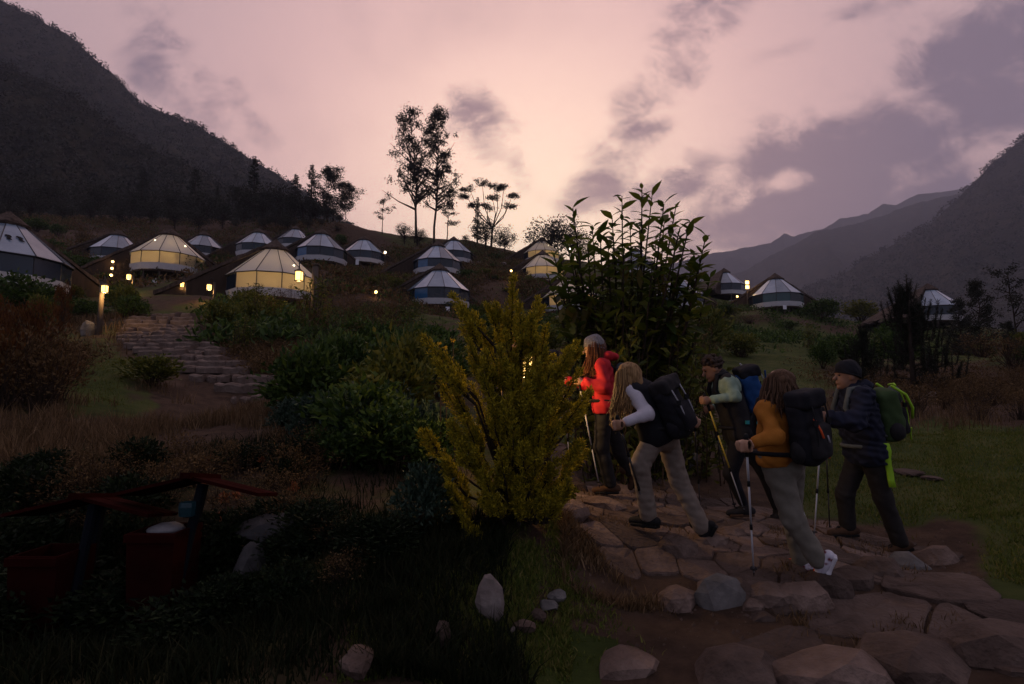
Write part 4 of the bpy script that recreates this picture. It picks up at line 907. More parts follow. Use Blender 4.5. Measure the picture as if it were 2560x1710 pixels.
REG = [
 (('dark', 'leafy'), 26, ((800, 870), (1120, 880), (1120, 1080), (760, 1060)), (.9, 1.4), (1.0, 1.6), {'dark': 'dense dark leafy shrub in the thicket between the stairway and the golden cypress', 'leafy': 'brighter green leafy shrub in the thicket between the stairway and the golden cypress'}, 'thicket beside the golden cypress'),
 (('dark', 'blue'), 16, ((720, 1060), (1080, 1080), (1080, 1260), (660, 1250)), (.4, .75), (.5, .9), {'dark': 'low dark shrub at the foot of the thicket', 'blue': 'low blue-green shrub at the foot of the thicket'}, 'low shrubs at the foot of the thicket'),
 (('weed', 'dryweed', 'twiggy'), 34, ((640, 770), (1010, 790), (1000, 900), (660, 900)), (1.0, 1.9), (.9, 1.6), {'weed': 'tall green weed in the scrub below the cabins', 'dryweed': 'tall dry weed in the scrub below the cabins', 'twiggy': 'brown twiggy shrub in the scrub below the cabins'}, 'scrub below the cabins'),
 (('leafy', 'weed', 'twiggy'), 18, ((575, 775), (760, 775), (740, 860), (540, 840)), (.8, 1.5), (1.2, 2.0), {'leafy': 'green shrub in front of the glowing thatched cabin', 'weed': 'tall weed in front of the glowing thatched cabin', 'twiggy': 'twiggy shrub in front of the glowing thatched cabin'}, 'shrubs before the glowing thatched cabin'),
 (('leafy', 'dark', 'weed'), 22, ((1000, 780), (1500, 790), (1480, 900), (1040, 900)), (.8, 1.6), (1.0, 2.0), {'leafy': 'green shrub on the slope under the blue-paned cabin', 'dark': 'dark shrub on the slope under the blue-paned cabin', 'weed': 'weed on the slope under the blue-paned cabin'}, 'shrubs under the blue-paned cabin'),
 (('dark', 'twiggy', 'weed', 'leafy'), 26, ((1680, 790), (2150, 830), (2280, 930), (1700, 900)), (.7, 1.6), (1.0, 2.2), {'dark': 'dark shrub on the grassy shoulder', 'twiggy': 'brown shrub on the grassy shoulder', 'weed': 'green weed on the grassy shoulder', 'leafy': 'leafy shrub on the grassy shoulder'}, 'shrubs on the grassy shoulder'),
 (('dark', 'twiggy', 'leafy', 'dark'), 46, ((2120, 860), (2850, 900), (2900, 1000), (2150, 980)), (.9, 1.9), (1.1, 2.2), {'dark': 'dark shrub in the scrub around the upright pine', 'twiggy': 'brown shrub in the scrub around the upright pine', 'leafy': 'leafy shrub in the scrub around the upright pine'}, 'scrub around the upright pine'),
 (('dryweed', 'twiggy'), 44, ((2080, 950), (2800, 950), (2800, 1050), (2060, 1040)), (.4, .8), (.5, 1.0), {'dryweed': 'low dry weed along the edge of the lawn', 'twiggy': 'low brown shrub along the edge of the lawn'}, 'dry plants edging the lawn'),
 (('weed', 'dryweed', 'dark'), 26, ((1480, 900), (1780, 880), (1800, 1080), (1560, 1120)), (.8, 1.5), (.7, 1.2), {'weed': 'green weed behind the climbers', 'dryweed': 'dry weed behind the climbers', 'dark': 'dark shrub behind the climbers'}, 'undergrowth behind the climbers'),
 (('twiggy', 'rusty', 'dryweed'), 16, ((-60, 880), (110, 890), (140, 1080), (-150, 1080)), (.8, 1.5), (.8, 1.3), {'twiggy': 'brown twiggy shrub at the edge of the lawn below the stairway lamp post', 'rusty': 'rust-brown shrub at the edge of the lawn below the stairway lamp post', 'dryweed': 'dry weed at the edge of the lawn below the stairway lamp post'}, 'shrubs at the edge of the lawn below the stairway lamp post'),
 (('dark', 'leafy', 'weed'), 16, ((60, 730), (330, 740), (310, 840), (60, 850)), (.7, 1.4), (.9, 1.6), {'dark': 'dark shrub by the wooden lamp post', 'leafy': 'green shrub by the wooden lamp post', 'weed': 'weed by the wooden lamp post'}, 'shrubs by the wooden lamp post'),
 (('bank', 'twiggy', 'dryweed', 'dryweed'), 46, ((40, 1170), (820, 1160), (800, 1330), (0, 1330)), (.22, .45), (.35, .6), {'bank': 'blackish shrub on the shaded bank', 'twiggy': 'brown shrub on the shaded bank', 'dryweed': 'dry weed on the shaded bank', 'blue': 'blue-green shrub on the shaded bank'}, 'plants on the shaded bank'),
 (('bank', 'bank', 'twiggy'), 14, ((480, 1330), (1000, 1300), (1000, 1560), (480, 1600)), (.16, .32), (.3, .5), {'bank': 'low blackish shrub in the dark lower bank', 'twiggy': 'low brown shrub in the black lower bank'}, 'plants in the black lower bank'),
 (('dark', 'twiggy', 'leafy'), 52, ((860, 640), (1320, 650), (1350, 760), (840, 760)), (.5, 1.5), (1.0, 2.4), {'dark': 'dark bush on the bare slope among the upper cabins', 'twiggy': 'brown bush on the bare slope among the upper cabins', 'leafy': 'green bush on the bare slope among the upper cabins'}, 'bushes among the upper cabins'),
 (('dark', 'twiggy'), 70, ((-60, 560), (880, 575), (880, 690), (-60, 700)), (1.0, 2.6), (1.8, 3.6), {'dark': 'dark bush between the cabins above the stairway', 'twiggy': 'brown bush between the cabins above the stairway'}, 'bushes between the cabins above the stairway'),
]
for i, a in enumerate(REG): region(*a, 400 + i)
shrub_px('rusty', 152, 832, 118, 60, 'slim rust-coloured conical shrub near the wooden lamp post')
shrub_px('leafy', 380, 965, 75, 150, 'rounded green shrub on the lawn beside the lower stairs'); shrub_px('dark', 2055, 800, 50, 75, 'round bush at the foot of the lone shoulder cabin')
shrub_px('leafy', 2152, 806, 52, 75, 'round green bush alone on the shoulder skyline'); shrub_px('weed', 790, 850, 150, 110, 'tall leafy weed clump in front of the bracket lantern post')
shrub_px('weed', 600, 880, 90, 90, 'weed clump on the bank beside the lower stairs'); shrub_px('leafy', 1760, 900, 130, 120, 'bright green shrub behind the curly-haired climber'); shrub_px('rusty', 1600, 1200, 120, 90, 'rust-coloured grass clump behind the climber in pale trousers')
shrub_px('blue', 1055, 1330, 160, 130, 'broad-leaved blue-green plant at the foot of the golden cypress')
shrub_px('dark', 330, 800, 60, 60, 'small dark bush at the head of the stairway'); shrub_px('dark', 40, 800, 110, 150, 'dark bush under the cabin with the bird marks')
shrub_px('dark', 900, 1150, 190, 240, 'large dark shrub in the middle of the bank'); shrub_px('twiggy', 480, 1215, 90, 170, 'dry flowering plant hanging over the little red roof'); shrub_px('twiggy', 180, 1262, 70, 150, 'dry plant hanging over the second red roof'); shrub_px('bank', 330, 1300, 110, 150, 'shade-toned shrub filling the gap between the two red roofs'); shrub_px('bank', 60, 1290, 130, 200, 'shade-toned shrub hanging over the second red roof')
for i_, (px, py, h_, w_) in enumerate(((20, 1420, 130, 170), (300, 1400, 120, 120), (110, 1500, 110, 220), (300, 1560, 120, 240), (480, 1480, 130, 170), (30, 1600, 120, 240), (470, 1600, 110, 240), (570, 1400, 120, 160))): shrub_px('bank', px, py, h_, w_, 'shade-toned leafy shrub crowding the red bins', 'dark shrubs crowding the red bins')  # added to black out the corner; leaf colour stands in for shade
# flower heads on the bank
fl = []
for i, (px, py) in enumerate(((735, 1218), (560, 1245), (505, 1215), (590, 1240), (555, 1290), (655, 1150), (520, 1150))):
    g = G(px, py + 25); p = W(px, py, g.y * .97); lb = LB(); r3 = np.random.RandomState(i); n = 40
    D_ = unit(r3.randn(n, 3) + [0, -.3, .5]); lb.add(leaves(r3, r3.randn(n, 3) * .012, D_, .045, .02)); root = empty('dried_flower', (p.x, p.y, gz(p.x, p.y))); tag(root, 'faded orange flower head on the dark bank', 'flower', 'faded flower heads on the bank')
    o = link('petals', lb.mesh('petals', M_flower), root, (0, 0, p.z - root.location.z)); m = MB(); m.tube([(0, .02, -.05), (.01, .01, (p.z - root.location.z) * .5), (0, 0, p.z - root.location.z)], .005, 4); m.build('stem', M_twig, root)
# yellow flowers in the thicket, catching the lantern
for i, (px, py) in enumerate(((1098, 860), (1112, 868), (1200, 875), (1248, 822), (1245, 860), (1262, 882), (1275, 890), (1132, 850), (1190, 890))):
    p = W(px, py, 5.9 - .05 * i); r3 = np.random.RandomState(60 + i); n = 14; lb = LB(); lb.add(leaves(r3, r3.randn(n, 3) * .006, unit(r3.randn(n, 3) + [.2, -.4, .3]), .03, .018))
    root = empty('yellow_flower', (p.x, p.y, gz(p.x, p.y))); tag(root, 'small yellow flower in the thicket behind the golden cypress', 'flower', 'yellow flowers behind the golden cypress'); z = p.z - root.location.z
    link('petals', lb.mesh('petals', M_flower_y), root, (0, 0, z)); m = MB(); m.tube([(.03, .03, -.05), (.02, .01, z * .6), (0, 0, z)], .005, 4); m.build('stem', M_twig, root)

# ---- golden cypress: feathery plumes
def plume(rng, base, tip, width, lb, st, droop=0.0):
    base = np.array(base, float); tip = np.array(tip, float); ax = tip - base; Ln = np.linalg.norm(ax); ax /= Ln
    mid = (base + tip) / 2 + np.array([0, 0, -.08 * Ln]) + rng.randn(3) * .02 * Ln
    st.tube([base, mid, tip], [.010 + .006 * Ln, .007, .002], 4, False)
    nb = int(52 * Ln + 12); t_ = np.linspace(.22, .99, nb)
    for q, tt in enumerate(t_):
        p = base * (1 - tt) ** 2 + 2 * mid * tt * (1 - tt) + tip * tt ** 2
        sd = unit(np.cross(ax, rng.randn(3) + [0, 1.6 * (1 if q % 2 else -1), 0])[None])[0]; d = unit((ax * (.95 + .5 * tt) + sd * .75)[None])[0]
        bl = width * (1 - tt) ** .55 * (.45 + .65 * rng.rand()) * (.55 + .45 * math.sin(min(1, tt * 1.6) * math.pi / 2)) + .014; n = int(8 + bl * 230)
        s_ = rng.rand(n, 1); P_ = p + d * bl * s_ + rng.randn(n, 3) * .006; D_ = d * .8 + ax * .3 + rng.randn(n, 3) * .55
        lb.add(leaves(rng, P_, D_, .018 + .020 * rng.rand(n), .006 + .006 * rng.rand(n), .1, .05))
cyp = [ # tip pixel, tip depth offset, base fraction
 (1130, 735, .05), (1150, 770, -.1), (1283, 690, 0), (1300, 760, -.15), (1345, 745, .1), (1330, 790, -.2), (1062, 842, -.05), (1090, 900, -.25), (1440, 855, .05), (1425, 870, -.2), (1475, 975, -.1), (1465, 1000, .1),
 (1445, 1110, -.15), (1455, 1105, .15), (1055, 1080, -.1), (1128, 1055, -.3), (1160, 1040, -.35), (1200, 930, -.35), (1215, 880, -.3), (1250, 870, -.25), (1260, 830, -.1), (1205, 830, .1), (1170, 850, -.2), (1380, 920, -.3), (1400, 960, -.35), (1360, 880, .2),
 (1285, 1060, -.5), (1345, 1130, -.5), (1300, 1190, -.5), (1128, 1225, -.35), (1185, 1330, -.4), (1240, 1240, -.5), (1400, 1060, -.4), (1390, 1150, -.35), (1230, 1000, -.45), (1320, 960, -.45), (1280, 920, -.4), (1340, 1010, -.45), (1190, 1120, -.45), (1110, 1150, -.3), (1420, 1200, -.25), (1250, 1130, -.55),
 (1180, 960, .2), (1300, 880, .25), (1380, 1000, .25), (1240, 760, .05), (1365, 815, -.05), (1100, 960, .0), (1450, 925, -.1), (1210, 1180, -.5), (1350, 1070, -.5), (1150, 1110, -.4), (1270, 990, -.5), (1310, 1110, -.55)]
rng = np.random.RandomState(31); lb = LB(); st = MB()
cyp += [(1345, 905, -.3), (1330, 935, -.35), (1355, 950, -.3), (1322, 890, -.25), (1370, 985, -.4)]
cyp += [(1285 + 190 * math.cos(a_) * r_, 1235 + 45 * rng.rand() - 60 * (1 - r_), -.55 * abs(math.sin(a_)) * r_) for a_, r_ in [(rng.uniform(0, math.pi), rng.uniform(.35, .95)) for _ in range(26)]]
cb = W(1285, 1290, 4.5); cb.z = gz(cb.x, cb.y); DC = 4.5
croot = empty('golden_cypress', cb); tag(croot, 'golden feathery cypress bush lit by the lantern behind it', 'conifer')
for q_, (px, py, dd) in enumerate(cyp):
    tip = W(px, py, DC + dd) - cb; lean = Vector((tip.x * .95 + rng.uniform(-.08, .08), tip.y * .8 + rng.uniform(-.08, .08), .62 + .25 * rng.rand())).normalized()
    ln = rng.uniform(.36, .62) * (1.15 if tip.z > .9 else .85); ln = min(ln, max(.14, (tip.z - .02) / max(lean.z, .3))); base = tip - lean * ln
    st.tube([Vector((base.x * .12, base.y * .12, max(.04, base.z * .25))), Vector((base.x * .6, base.y * .6, base.z * .62)), base], [.016, .011, .008], 5, False)
    plume(rng, base, tip, .125 + .05 * rng.rand(), lb, st)
    for k in range(1 + (ln > .45)):
        f_ = .15 + .35 * rng.rand(); b2 = base.lerp(tip, f_); e2 = b2 + (lean + Vector(rng.randn(3) * [.34, .34, .06])).normalized() * (.16 + .14 * rng.rand()); plume(rng, b2, e2, .07, lb, st)
link('crown', lb.mesh('crown', M_lf_gold), croot); st.tube([(0, 0, -.2), (.01, 0, .35), (0, 0, .8)], [.05, .04, .02], 8); link('trunk', st.mesh('trunk', M_bark), croot)

# ---- large-leaved tree: long pointed leaves in whorls at the stem ends
def big_leaf(rng, p, d, L_, w_, V, F):
    d = Vector(d).normalized(); s_ = d.cross(Vector((0, 0, 1)) + Vector(rng.randn(3) * .2)).normalized(); n = s_.cross(d); prof = [(0, .04), (.18, .62), (.42, 1.0), (.68, .72), (.88, .28), (1.0, .0)]
    base = len(V)
    for t_, ww in prof:
        c = p + d * L_ * t_ - n * (L_ * .22 * t_ * t_)
        V.append(c + s_ * w_ * .5 * ww + n * w_ * .16 * ww); V.append(c); V.append(c - s_ * w_ * .5 * ww + n * w_ * .16 * ww)
    for i in range(len(prof) - 1):
        a = base + i * 3; F.append((a, a + 3, a + 4, a + 1)); F.append((a + 1, a + 4, a + 5, a + 2))
stems = [(1432, 520), (1385, 640), (1500, 575), (1555, 490), (1575, 560), (1605, 473), (1630, 490), (1660, 510), (1690, 515), (1725, 555), (1765, 590), (1735, 640), (1470, 620), (1540, 620), (1640, 600), (1600, 560), (1690, 600), (1400, 720), (1440, 700), (1520, 680), (1580, 660), (1650, 680), (1700, 690), (1745, 700), (1460, 760), (1500, 730), (1370, 690), (1560, 730), (1620, 740), (1480, 690), (1425, 610), (1660, 560), (1530, 540)]
DT = 7.6; rng = np.random.RandomState(8); stems += [(1390 + 390 * rng.rand(), 560 + 230 * rng.rand()) for _ in range(24)]; tb = W(1560, 1120, DT); tb.z = gz(tb.x, tb.y)
troot = empty('large_leaved_tree', tb); tag(troot, 'large-leaved tree with long pointed leaves rising behind the climbers', 'tree')
V = []; F = []; V2 = []; F2 = []; st = MB()
for k, (px, py) in enumerate(stems):
    tip = W(px, py, DT + rng.uniform(-.7, .7)) - tb; hub = Vector((tip.x * .18 + rng.uniform(-.15, .15), tip.y * .2, tip.z * .30)); mid = hub.lerp(tip, .5) + Vector((tip.x * .14, 0, -.1))
    st.tube([(rng.uniform(-.12, .12), rng.uniform(-.1, .1), -.1), hub, mid, tip], [.035, .026, .017, .006], 6, False)
    for j in range(40):
        t_ = .06 + .94 * (j / 39) ** .75; p = hub.lerp(mid, t_ * 2) if t_ < .5 else mid.lerp(tip, (t_ - .5) * 2)
        a = j * 2.4 + k; up = .25 + .9 * max(0, t_ - .55) * 2; d = Vector((math.cos(a), math.sin(a), up + rng.uniform(-.8, .45)))
        L_ = rng.uniform(.11, .32) * (1.0 if t_ < .93 else .85)
        big_leaf(rng, p, d, L_, L_ * rng.uniform(.32, .44), V, F)
for k, (px, py) in enumerate(((1500, 800), (1470, 790), (1440, 800), (1410, 795), (1455, 815), (1450, 830), (1640, 720), (1660, 700), (1560, 690), (1585, 690), (1600, 700), (1520, 780), (1425, 790), (1480, 780), (1655, 740), (1540, 770))):
    p = W(px, py - 30, DT - .5 + .3 * rng.rand()) - tb; big_leaf(rng, p, (rng.uniform(-.4, .4), rng.uniform(-.3, .3), -1), rng.uniform(.19, .27), rng.uniform(.09, .13), V2, F2)
    st.tube([p, p + Vector((rng.uniform(-.1, .1), .1, .12)), Vector((p.x * .7, p.y * .5, p.z + .1))], [.004, .005, .008], 4, False)
crown = link('crown', mesh_np('crown', V, F, M_lf_big, True), troot); link('trunk', st.mesh('trunk', M_bark), troot)
o = link('hanging_leaves', mesh_np('hanging_leaves', V2, F2, M_lf_yel, True), crown); o['label'] = 'yellowing leaves hanging low on the tree'
# leafy understorey stems below the crown
for i, (px, py, h) in enumerate(((1540, 1150, 400), (1610, 1140, 410), (1480, 1130, 350), (1690, 1120, 340), (1740, 1080, 260), (1570, 1110, 380), (1650, 1110, 380), (1500, 1100, 400), (1590, 1090, 430), (1640, 1090, 400), (1460, 1100, 300), (1700, 1090, 330))):
    put = W(px, py, 6.9 + .16 * i); put.z = gz(put.x, put.y); put_shrub('weed', put, h * 7.6 / FPX, 1.15, 'tall leafy stem clump under the large-leaved tree', 'leafy stems under the large-leaved tree')

# ---- distant trees
def euc(seed, H, shape, n_br=26, lean=0.0, bare=.35, leaf=.40, spread=.16, tuft=46, rcl=.62):
    rng = np.random.RandomState(seed); st = MB(); lb = LB()
    tp = [np.array([lean * H * t_ ** 1.5 + rng.randn() * .008 * H, rng.randn() * .008 * H, H * t_]) for t_ in np.linspace(0, .97, 8)]; tp[0] = np.array([0, 0, -.4])
    st.tube(tp, list(np.linspace(.0085 * H + .02, .012, 8)), 6, False)
    for k in range(n_br):
        t_ = bare + (1 - bare) * (k + rng.rand()) / n_br; i = min(6, int(t_ * 7.2)); p = tp[i] + (tp[i + 1] - tp[i]) * min(1, (t_ * 7.2 - i)); a = rng.rand() * 6.28
        ln = H * spread * shape(t_) * (.5 + .7 * rng.rand()); e = p + np.array([math.cos(a) * ln, math.sin(a) * ln, ln * (.45 + .5 * rng.rand())])
        st.tube([p, (p + e) / 2 + [0, 0, -.05 * ln], e], [.008 * H * (1.1 - t_) + .02, .02 + .003 * H * (1 - t_), .012], 4, False)
        for q in range(2 + rng.randint(3)):
            c = p + (e - p) * (.55 + .5 * rng.rand()) + rng.randn(3) * ln * .16; n = int(tuft * (.6 + .8 * rng.rand())); r_ = rcl * (.6 + .7 * rng.rand()) * (H / 14) ** .5
            P_ = c + rng.randn(n, 3) * r_ * [.55, .55, .42]; D_ = rng.randn(n, 3) + [0, 0, -.5]; lb.add(leaves(rng, P_, D_, leaf * (.6 + .7 * rng.rand(n)), leaf * .38 * (.6 + .7 * rng.rand(n))))
    return lb.mesh('crown', M_lf_euc), st.mesh('trunk', M_bark)
def conifer(seed, H, wid=.17, leaf=.3, whorls=24, mat=None, up=.1, dense=10):
    rng = np.random.RandomState(seed); st = MB(); lb = LB(); st.tube([(0, 0, -.4), (0, 0, H * .5), (0, 0, H)], [.02 * H, .012 * H, .01], 6, False)
    for k in range(whorls):
        t_ = .10 + .88 * k / whorls; z = H * t_; nb = 5 + rng.randint(3)
        for b in range(nb):
            a = rng.rand() * 6.28; ln = H * wid * (1 - t_) ** .8 * (.55 + .6 * rng.rand()) + .06; e = np.array([math.cos(a) * ln, math.sin(a) * ln, z + up * ln]); p = np.array([0, 0, z])
            st.tube([p, e], [.012 + .002 * H * (1 - t_), .006], 3, False); n = int(dense * (1 + ln * 2)); s_ = .2 + .8 * rng.rand(n, 1); P_ = p + (e - p) * s_ + rng.randn(n, 3) * .04 * leaf
            D_ = (e - p) / max(ln, .01) + rng.randn(n, 3) * .65; lb.add(leaves(rng, P_, D_, leaf * (.6 + .6 * rng.rand(n)), leaf * .26))
    return lb.mesh('crown', mat or M_lf_con), st.mesh('trunk', M_bark)
def round_tree(seed, H, wid=.5, leaf=.32, bare=.3, ncl=40, mat=None):
    rng = np.random.RandomState(seed); st = MB(); lb = LB(); top = np.array([rng.randn() * .05 * H, 0, H * (bare + .2)]); st.tube([(0, 0, -.4), top * .6, top], [.03 * H, .022 * H, .015 * H], 6, False)
    for k in range(ncl):
        v = unit(rng.randn(1, 3))[0] * rng.rand() ** .4; c = np.array([v[0] * wid * H * .5, v[1] * wid * H * .5, H * (bare + (1 - bare) * (.5 + .48 * v[2]))])
        if k % 2 == 0: st.tube([top * (.6 + .4 * rng.rand()), (top + c) / 2 + rng.randn(3) * .03 * H, c], [.012 * H, .007 * H, .01], 4, False)
        n = 44; P_ = c + rng.randn(n, 3) * H * .065; lb.add(leaves(rng, P_, rng.randn(n, 3) + [0, 0, .1], leaf * (.6 + .6 * rng.rand(n)), leaf * .45))
    return lb.mesh('crown', mat or M_lf_euc), st.mesh('trunk', M_bark)
def umbrella(seed, H):
    rng = np.random.RandomState(seed); st = MB(); lb = LB(); fork = np.array([.02 * H, 0, H * .32]); st.tube([(0, 0, -.4), fork * [.6, 1, .6], fork], [.016 * H, .013 * H, .011 * H], 6, False)
    for (x, z) in ((-.42, .80), (-.30, .72), (-.14, .93), (.02, .80), (.10, .95), (.22, .97), (.36, .80), (-.05, .62), (.28, .66), (-.36, .88)):
        e = np.array([x * H * .8, rng.randn() * .08 * H, z * H]); m_ = fork * .5 + e * .5 + [(-.04 if x < 0 else .04) * H, 0, -.02 * H]; st.tube([fork, m_, e], [.008 * H, .006 * H, .003 * H], 5, False)
        for q in range(5):
            c = e + rng.randn(3) * [.045 * H, .045 * H, .012 * H]; n = 90; P_ = c + rng.randn(n, 3) * [.026 * H, .026 * H, .013 * H]; lb.add(leaves(rng, P_, rng.randn(n, 3), .22, .12))
    return lb.mesh('crown', M_lf_euc), st.mesh('trunk', M_bark)
def put_tree(ms, name, px, py_base, d, scale, lab, group=None, rz=None, on_ground=True, sz=None):
    b = W(px, py_base, d)
    z = gz(b.x, b.y) if on_ground else b.z
    root = empty(name, (b.x, b.y, z - .1), _sr.uniform(0, 6.28) if rz is None else rz); root.scale = (scale, scale, scale * (sz or 1)); link('crown', ms[0], root); link('trunk', ms[1], root); tag(root, lab, 'tree', group); return root
def fit_h(px, py_top, d):   # height that puts the top at a pixel, standing on the ground there
    t_ = W(px, py_top, d); return t_.z - gz(t_.x, t_.y)
E1 = euc(1, 10, lambda t_: 1.35 * max(.05, 1.06 - t_) ** .75 + .05, 62, .02, .24, .20, .19, 34, .36)
E2 = euc(2, 10, lambda t_: 1.3 * max(.05, 1.06 - t_) ** .65 + .05, 54, -.09, .26, .20, .21, 30, .36)
E3 = euc(3, 10, lambda t_: .8, 14, .0, .45, .3, .16, 26, .5); E4 = euc(4, 10, lambda t_: 1.2 * math.sin(min(1, t_) * 3.0) + .2, 24, .03, .35, .42, .22, 40, .8)
K1, K2, K3 = conifer(11, 10), conifer(12, 10, .22, .34, 20), conifer(13, 10, .13, .28, 26)
RT = [round_tree(21 + i, 6, .8, .30, .2, 46) for i in range(3)]; UM = umbrella(31, 10)
def T(ms, base_h, name, px, top, d, lab, group=None, wx=1.0, rz=None):
    h = fit_h(px, top, d); s_ = h / base_h; o = put_tree(ms, name, px, top, d, s_, lab, group, rz); o.scale = (s_ * wx, s_ * wx, s_); return o
T(E1, 10.3, 'eucalyptus_tree', 1090, 262, 113, 'tallest eucalyptus standing alone-topped on the crest', wx=.85, rz=0.4); T(E2, 10.3, 'eucalyptus_tree', 1052, 274, 114, 'leaning eucalyptus with a spreading crown next to the tallest one', wx=.9, rz=.2)
T(E3, 10.3, 'eucalyptus_tree', 1040, 400, 116, 'slender half-bare eucalyptus trunk between the two tall crowns'); T(E3, 10.3, 'eucalyptus_tree', 1120, 505, 110, 'short side-leaning eucalyptus at the foot of the tallest one', wx=1.7)
T(UM, 9.9, 'umbrella_tree', 1228, 460, 114, 'flat-topped tree with umbrella clumps of leaves', wx=1.1, rz=0); T(K3, 10, 'conifer_tree', 1194, 488, 116, 'thin conifer beside the umbrella-crowned tree')
T(E3, 10.3, 'young_eucalyptus', 958, 496, 115, 'sparse young eucalyptus alone on the crest', wx=1.5)
for (px, top, w_, lab) in ((1012, 556, 1.0, 'small round bush-tree on the crest between the sparse young eucalyptus and the tall ones'), (1050, 568, 1.0, 'small bush-tree at the foot of the tall eucalyptus'), (1215, 545, 1.25, 'dense dark tree below the flat-topped tree'), (1262, 565, 1.0, 'ragged small tree next to the flat-topped tree'), (1165, 585, 1.2, 'low bush-tree behind the upper cabin'),
                           (1372, 540, 1.3, 'round tree directly behind the highest lit cabin'), (1428, 553, 1.1, 'second round tree beside the highest lit cabin'), (1470, 610, 1.2, 'low round tree seen through the large-leaved tree'), (1560, 640, 1.3, 'low dark tree on the crest behind the large-leaved tree'), (1760, 690, 1.2, 'low bush-tree on the crest by the sideways cabin')):
    T(RT[_sr.randrange(3)], 6, 'round_tree', px, top, 111 if px < 1300 else 106, lab, wx=w_)
for (px, top, d, ms, bh, lab) in ((639, 390, 140, K1, 10, 'tall conifer rising above the mountain ridge line'), (491, 418, 150, K2, 10, 'dark conifer in front of the near slope, above the stilted glowing cabin'), (360, 416, 150, K1, 10, 'conifer farthest from the grove on the dark slope'), (740, 430, 135, K2, 10, 'broad conifer at the top of the grove'), (781, 405, 138, K3, 10, 'thin conifer with a bare tip standing out of the grove'), (700, 470, 132, K1, 10, 'conifer on the uphill shoulder of the grove'),
                             (820, 425, 135, E4, 10.2, 'full-crowned eucalyptus at the skyline end of the grove'), (866, 455, 132, E4, 10.2, 'small eucalyptus outermost of the grove against the sky'), (600, 470, 140, E4, 10.2, 'eucalyptus between the conifers of the dark slope'), (545, 460, 145, K3, 10, 'thin dark conifer behind the row of unlit cabins')):
    T(ms, bh, 'conifer_tree' if ms in (K1, K2, K3) else 'eucalyptus_tree', px, top, d, lab)
for (px, top, d) in ((560, 500, 120), (610, 510, 125), (660, 490, 125), (690, 520, 118), (730, 490, 124), (760, 480, 126), (790, 500, 122), (820, 505, 120), (850, 530, 117), (720, 530, 114), (770, 540, 114), (660, 540, 116), (870, 560, 114), (805, 545, 114), (590, 545, 118), (640, 460, 130), (705, 455, 132), (835, 480, 124)):
    T(RT[_sr.randrange(3)], 6, 'grove_tree', px, top, d, 'dense round tree in the dark grove above the cabins', 'dark grove above the cabins', 1.1)
for (px, top, d) in ((80, 470, 120), (160, 500, 115), (230, 490, 125), (300, 500, 120), (380, 500, 125), (440, 510, 120), (500, 520, 118), (20, 500, 100), (330, 470, 140), (430, 470, 140), (240, 450, 150), (110, 440, 150), (520, 480, 135), (30, 430, 150)):
    T(RT[_sr.randrange(3)], 6, 'slope_tree', px, top, d, 'dark round tree on the slope behind the cabins above the stairway', 'trees on the slope behind the cabins above the stairway', 1.2)
# right-hand trees
def pine(seed):
    rng = np.random.RandomState(seed); st = MB(); lb = LB(); st.tube([(0, 0, -.2), (.02, 0, 1.6), (0, 0, 3.4)], [.09, .06, .012], 7, False)
    def candle(b, e, r_):
        b = np.array(b, float); e = np.array(e, float); ln = np.linalg.norm(e - b); ax = (e - b) / ln; st.tube([b, e], [.018, .006], 4, False); n = int(150 * ln + 20); s_ = rng.rand(n, 1)
        lb.add(leaves(rng, b + (e - b) * s_, ax * .75 + rng.randn(n, 3) * .6, .08 + .05 * rng.rand(n), .009))
    candle((0, 0, 1.2), (0, 0, 3.5), .1)
    for k in range(46):
        t_ = (k + rng.rand()) / 46; z = .2 + 2.6 * t_; a = rng.rand() * 6.28; ln = 1.55 * (1 - t_) ** .75 * (.6 + .5 * rng.rand()) + .1; p = np.array([0, 0, z]); q = p + [math.cos(a) * ln * .75, math.sin(a) * ln * .75, ln * .12]
        candle(p, q, .1); candle(q, q + [math.cos(a) * .12, math.sin(a) * .12, .35 + .4 * rng.rand()], .1)
        for j in range(3): s_ = .3 + .6 * rng.rand(); w_ = p + (q - p) * s_; candle(w_, w_ + [rng.randn() * .07, rng.randn() * .07, .3 + .35 * rng.rand()], .1)
    return lb.mesh('crown', M_lf_con), st.mesh('trunk', M_bark)
PN = pine(3); d_ = 20.0; h = fit_h(2264, 677, d_); put_tree(PN, 'upright_pine', 2264, 677, d_, h / 3.55, 'upright young pine with candle-like branch tips beyond the lawn')
h = fit_h(2170, 800, 19); put_tree(PN, 'upright_pine', 2150, 800, 19.5, h / 3.55, 'lower pine beside the upright candle-tipped pine')
K4 = euc(9, 6, lambda t_: 1.3 * (1.15 - t_), 36, .0, .06, .16, .2, 60, .5); K5 = euc(10, 6, lambda t_: .8, 16, .05, .3, .16, .2, 30, .42)
T(K4, 6.1, 'bushy_tree', 2440, 700, 36, 'taller dark bushy tree by the half-hidden thatched cabin'); T(K4, 6.1, 'bushy_tree', 2393, 744, 34, 'smaller dark tree next to the half-hidden thatched cabin'); T(K5, 6.1, 'sparse_tree', 2528, 665, 40, 'sparse open-branched tree beyond the dark bushy trees'); T(K4, 6.1, 'bushy_tree', 2520, 800, 33, 'low dark tree beneath the sparse open-branched tree')
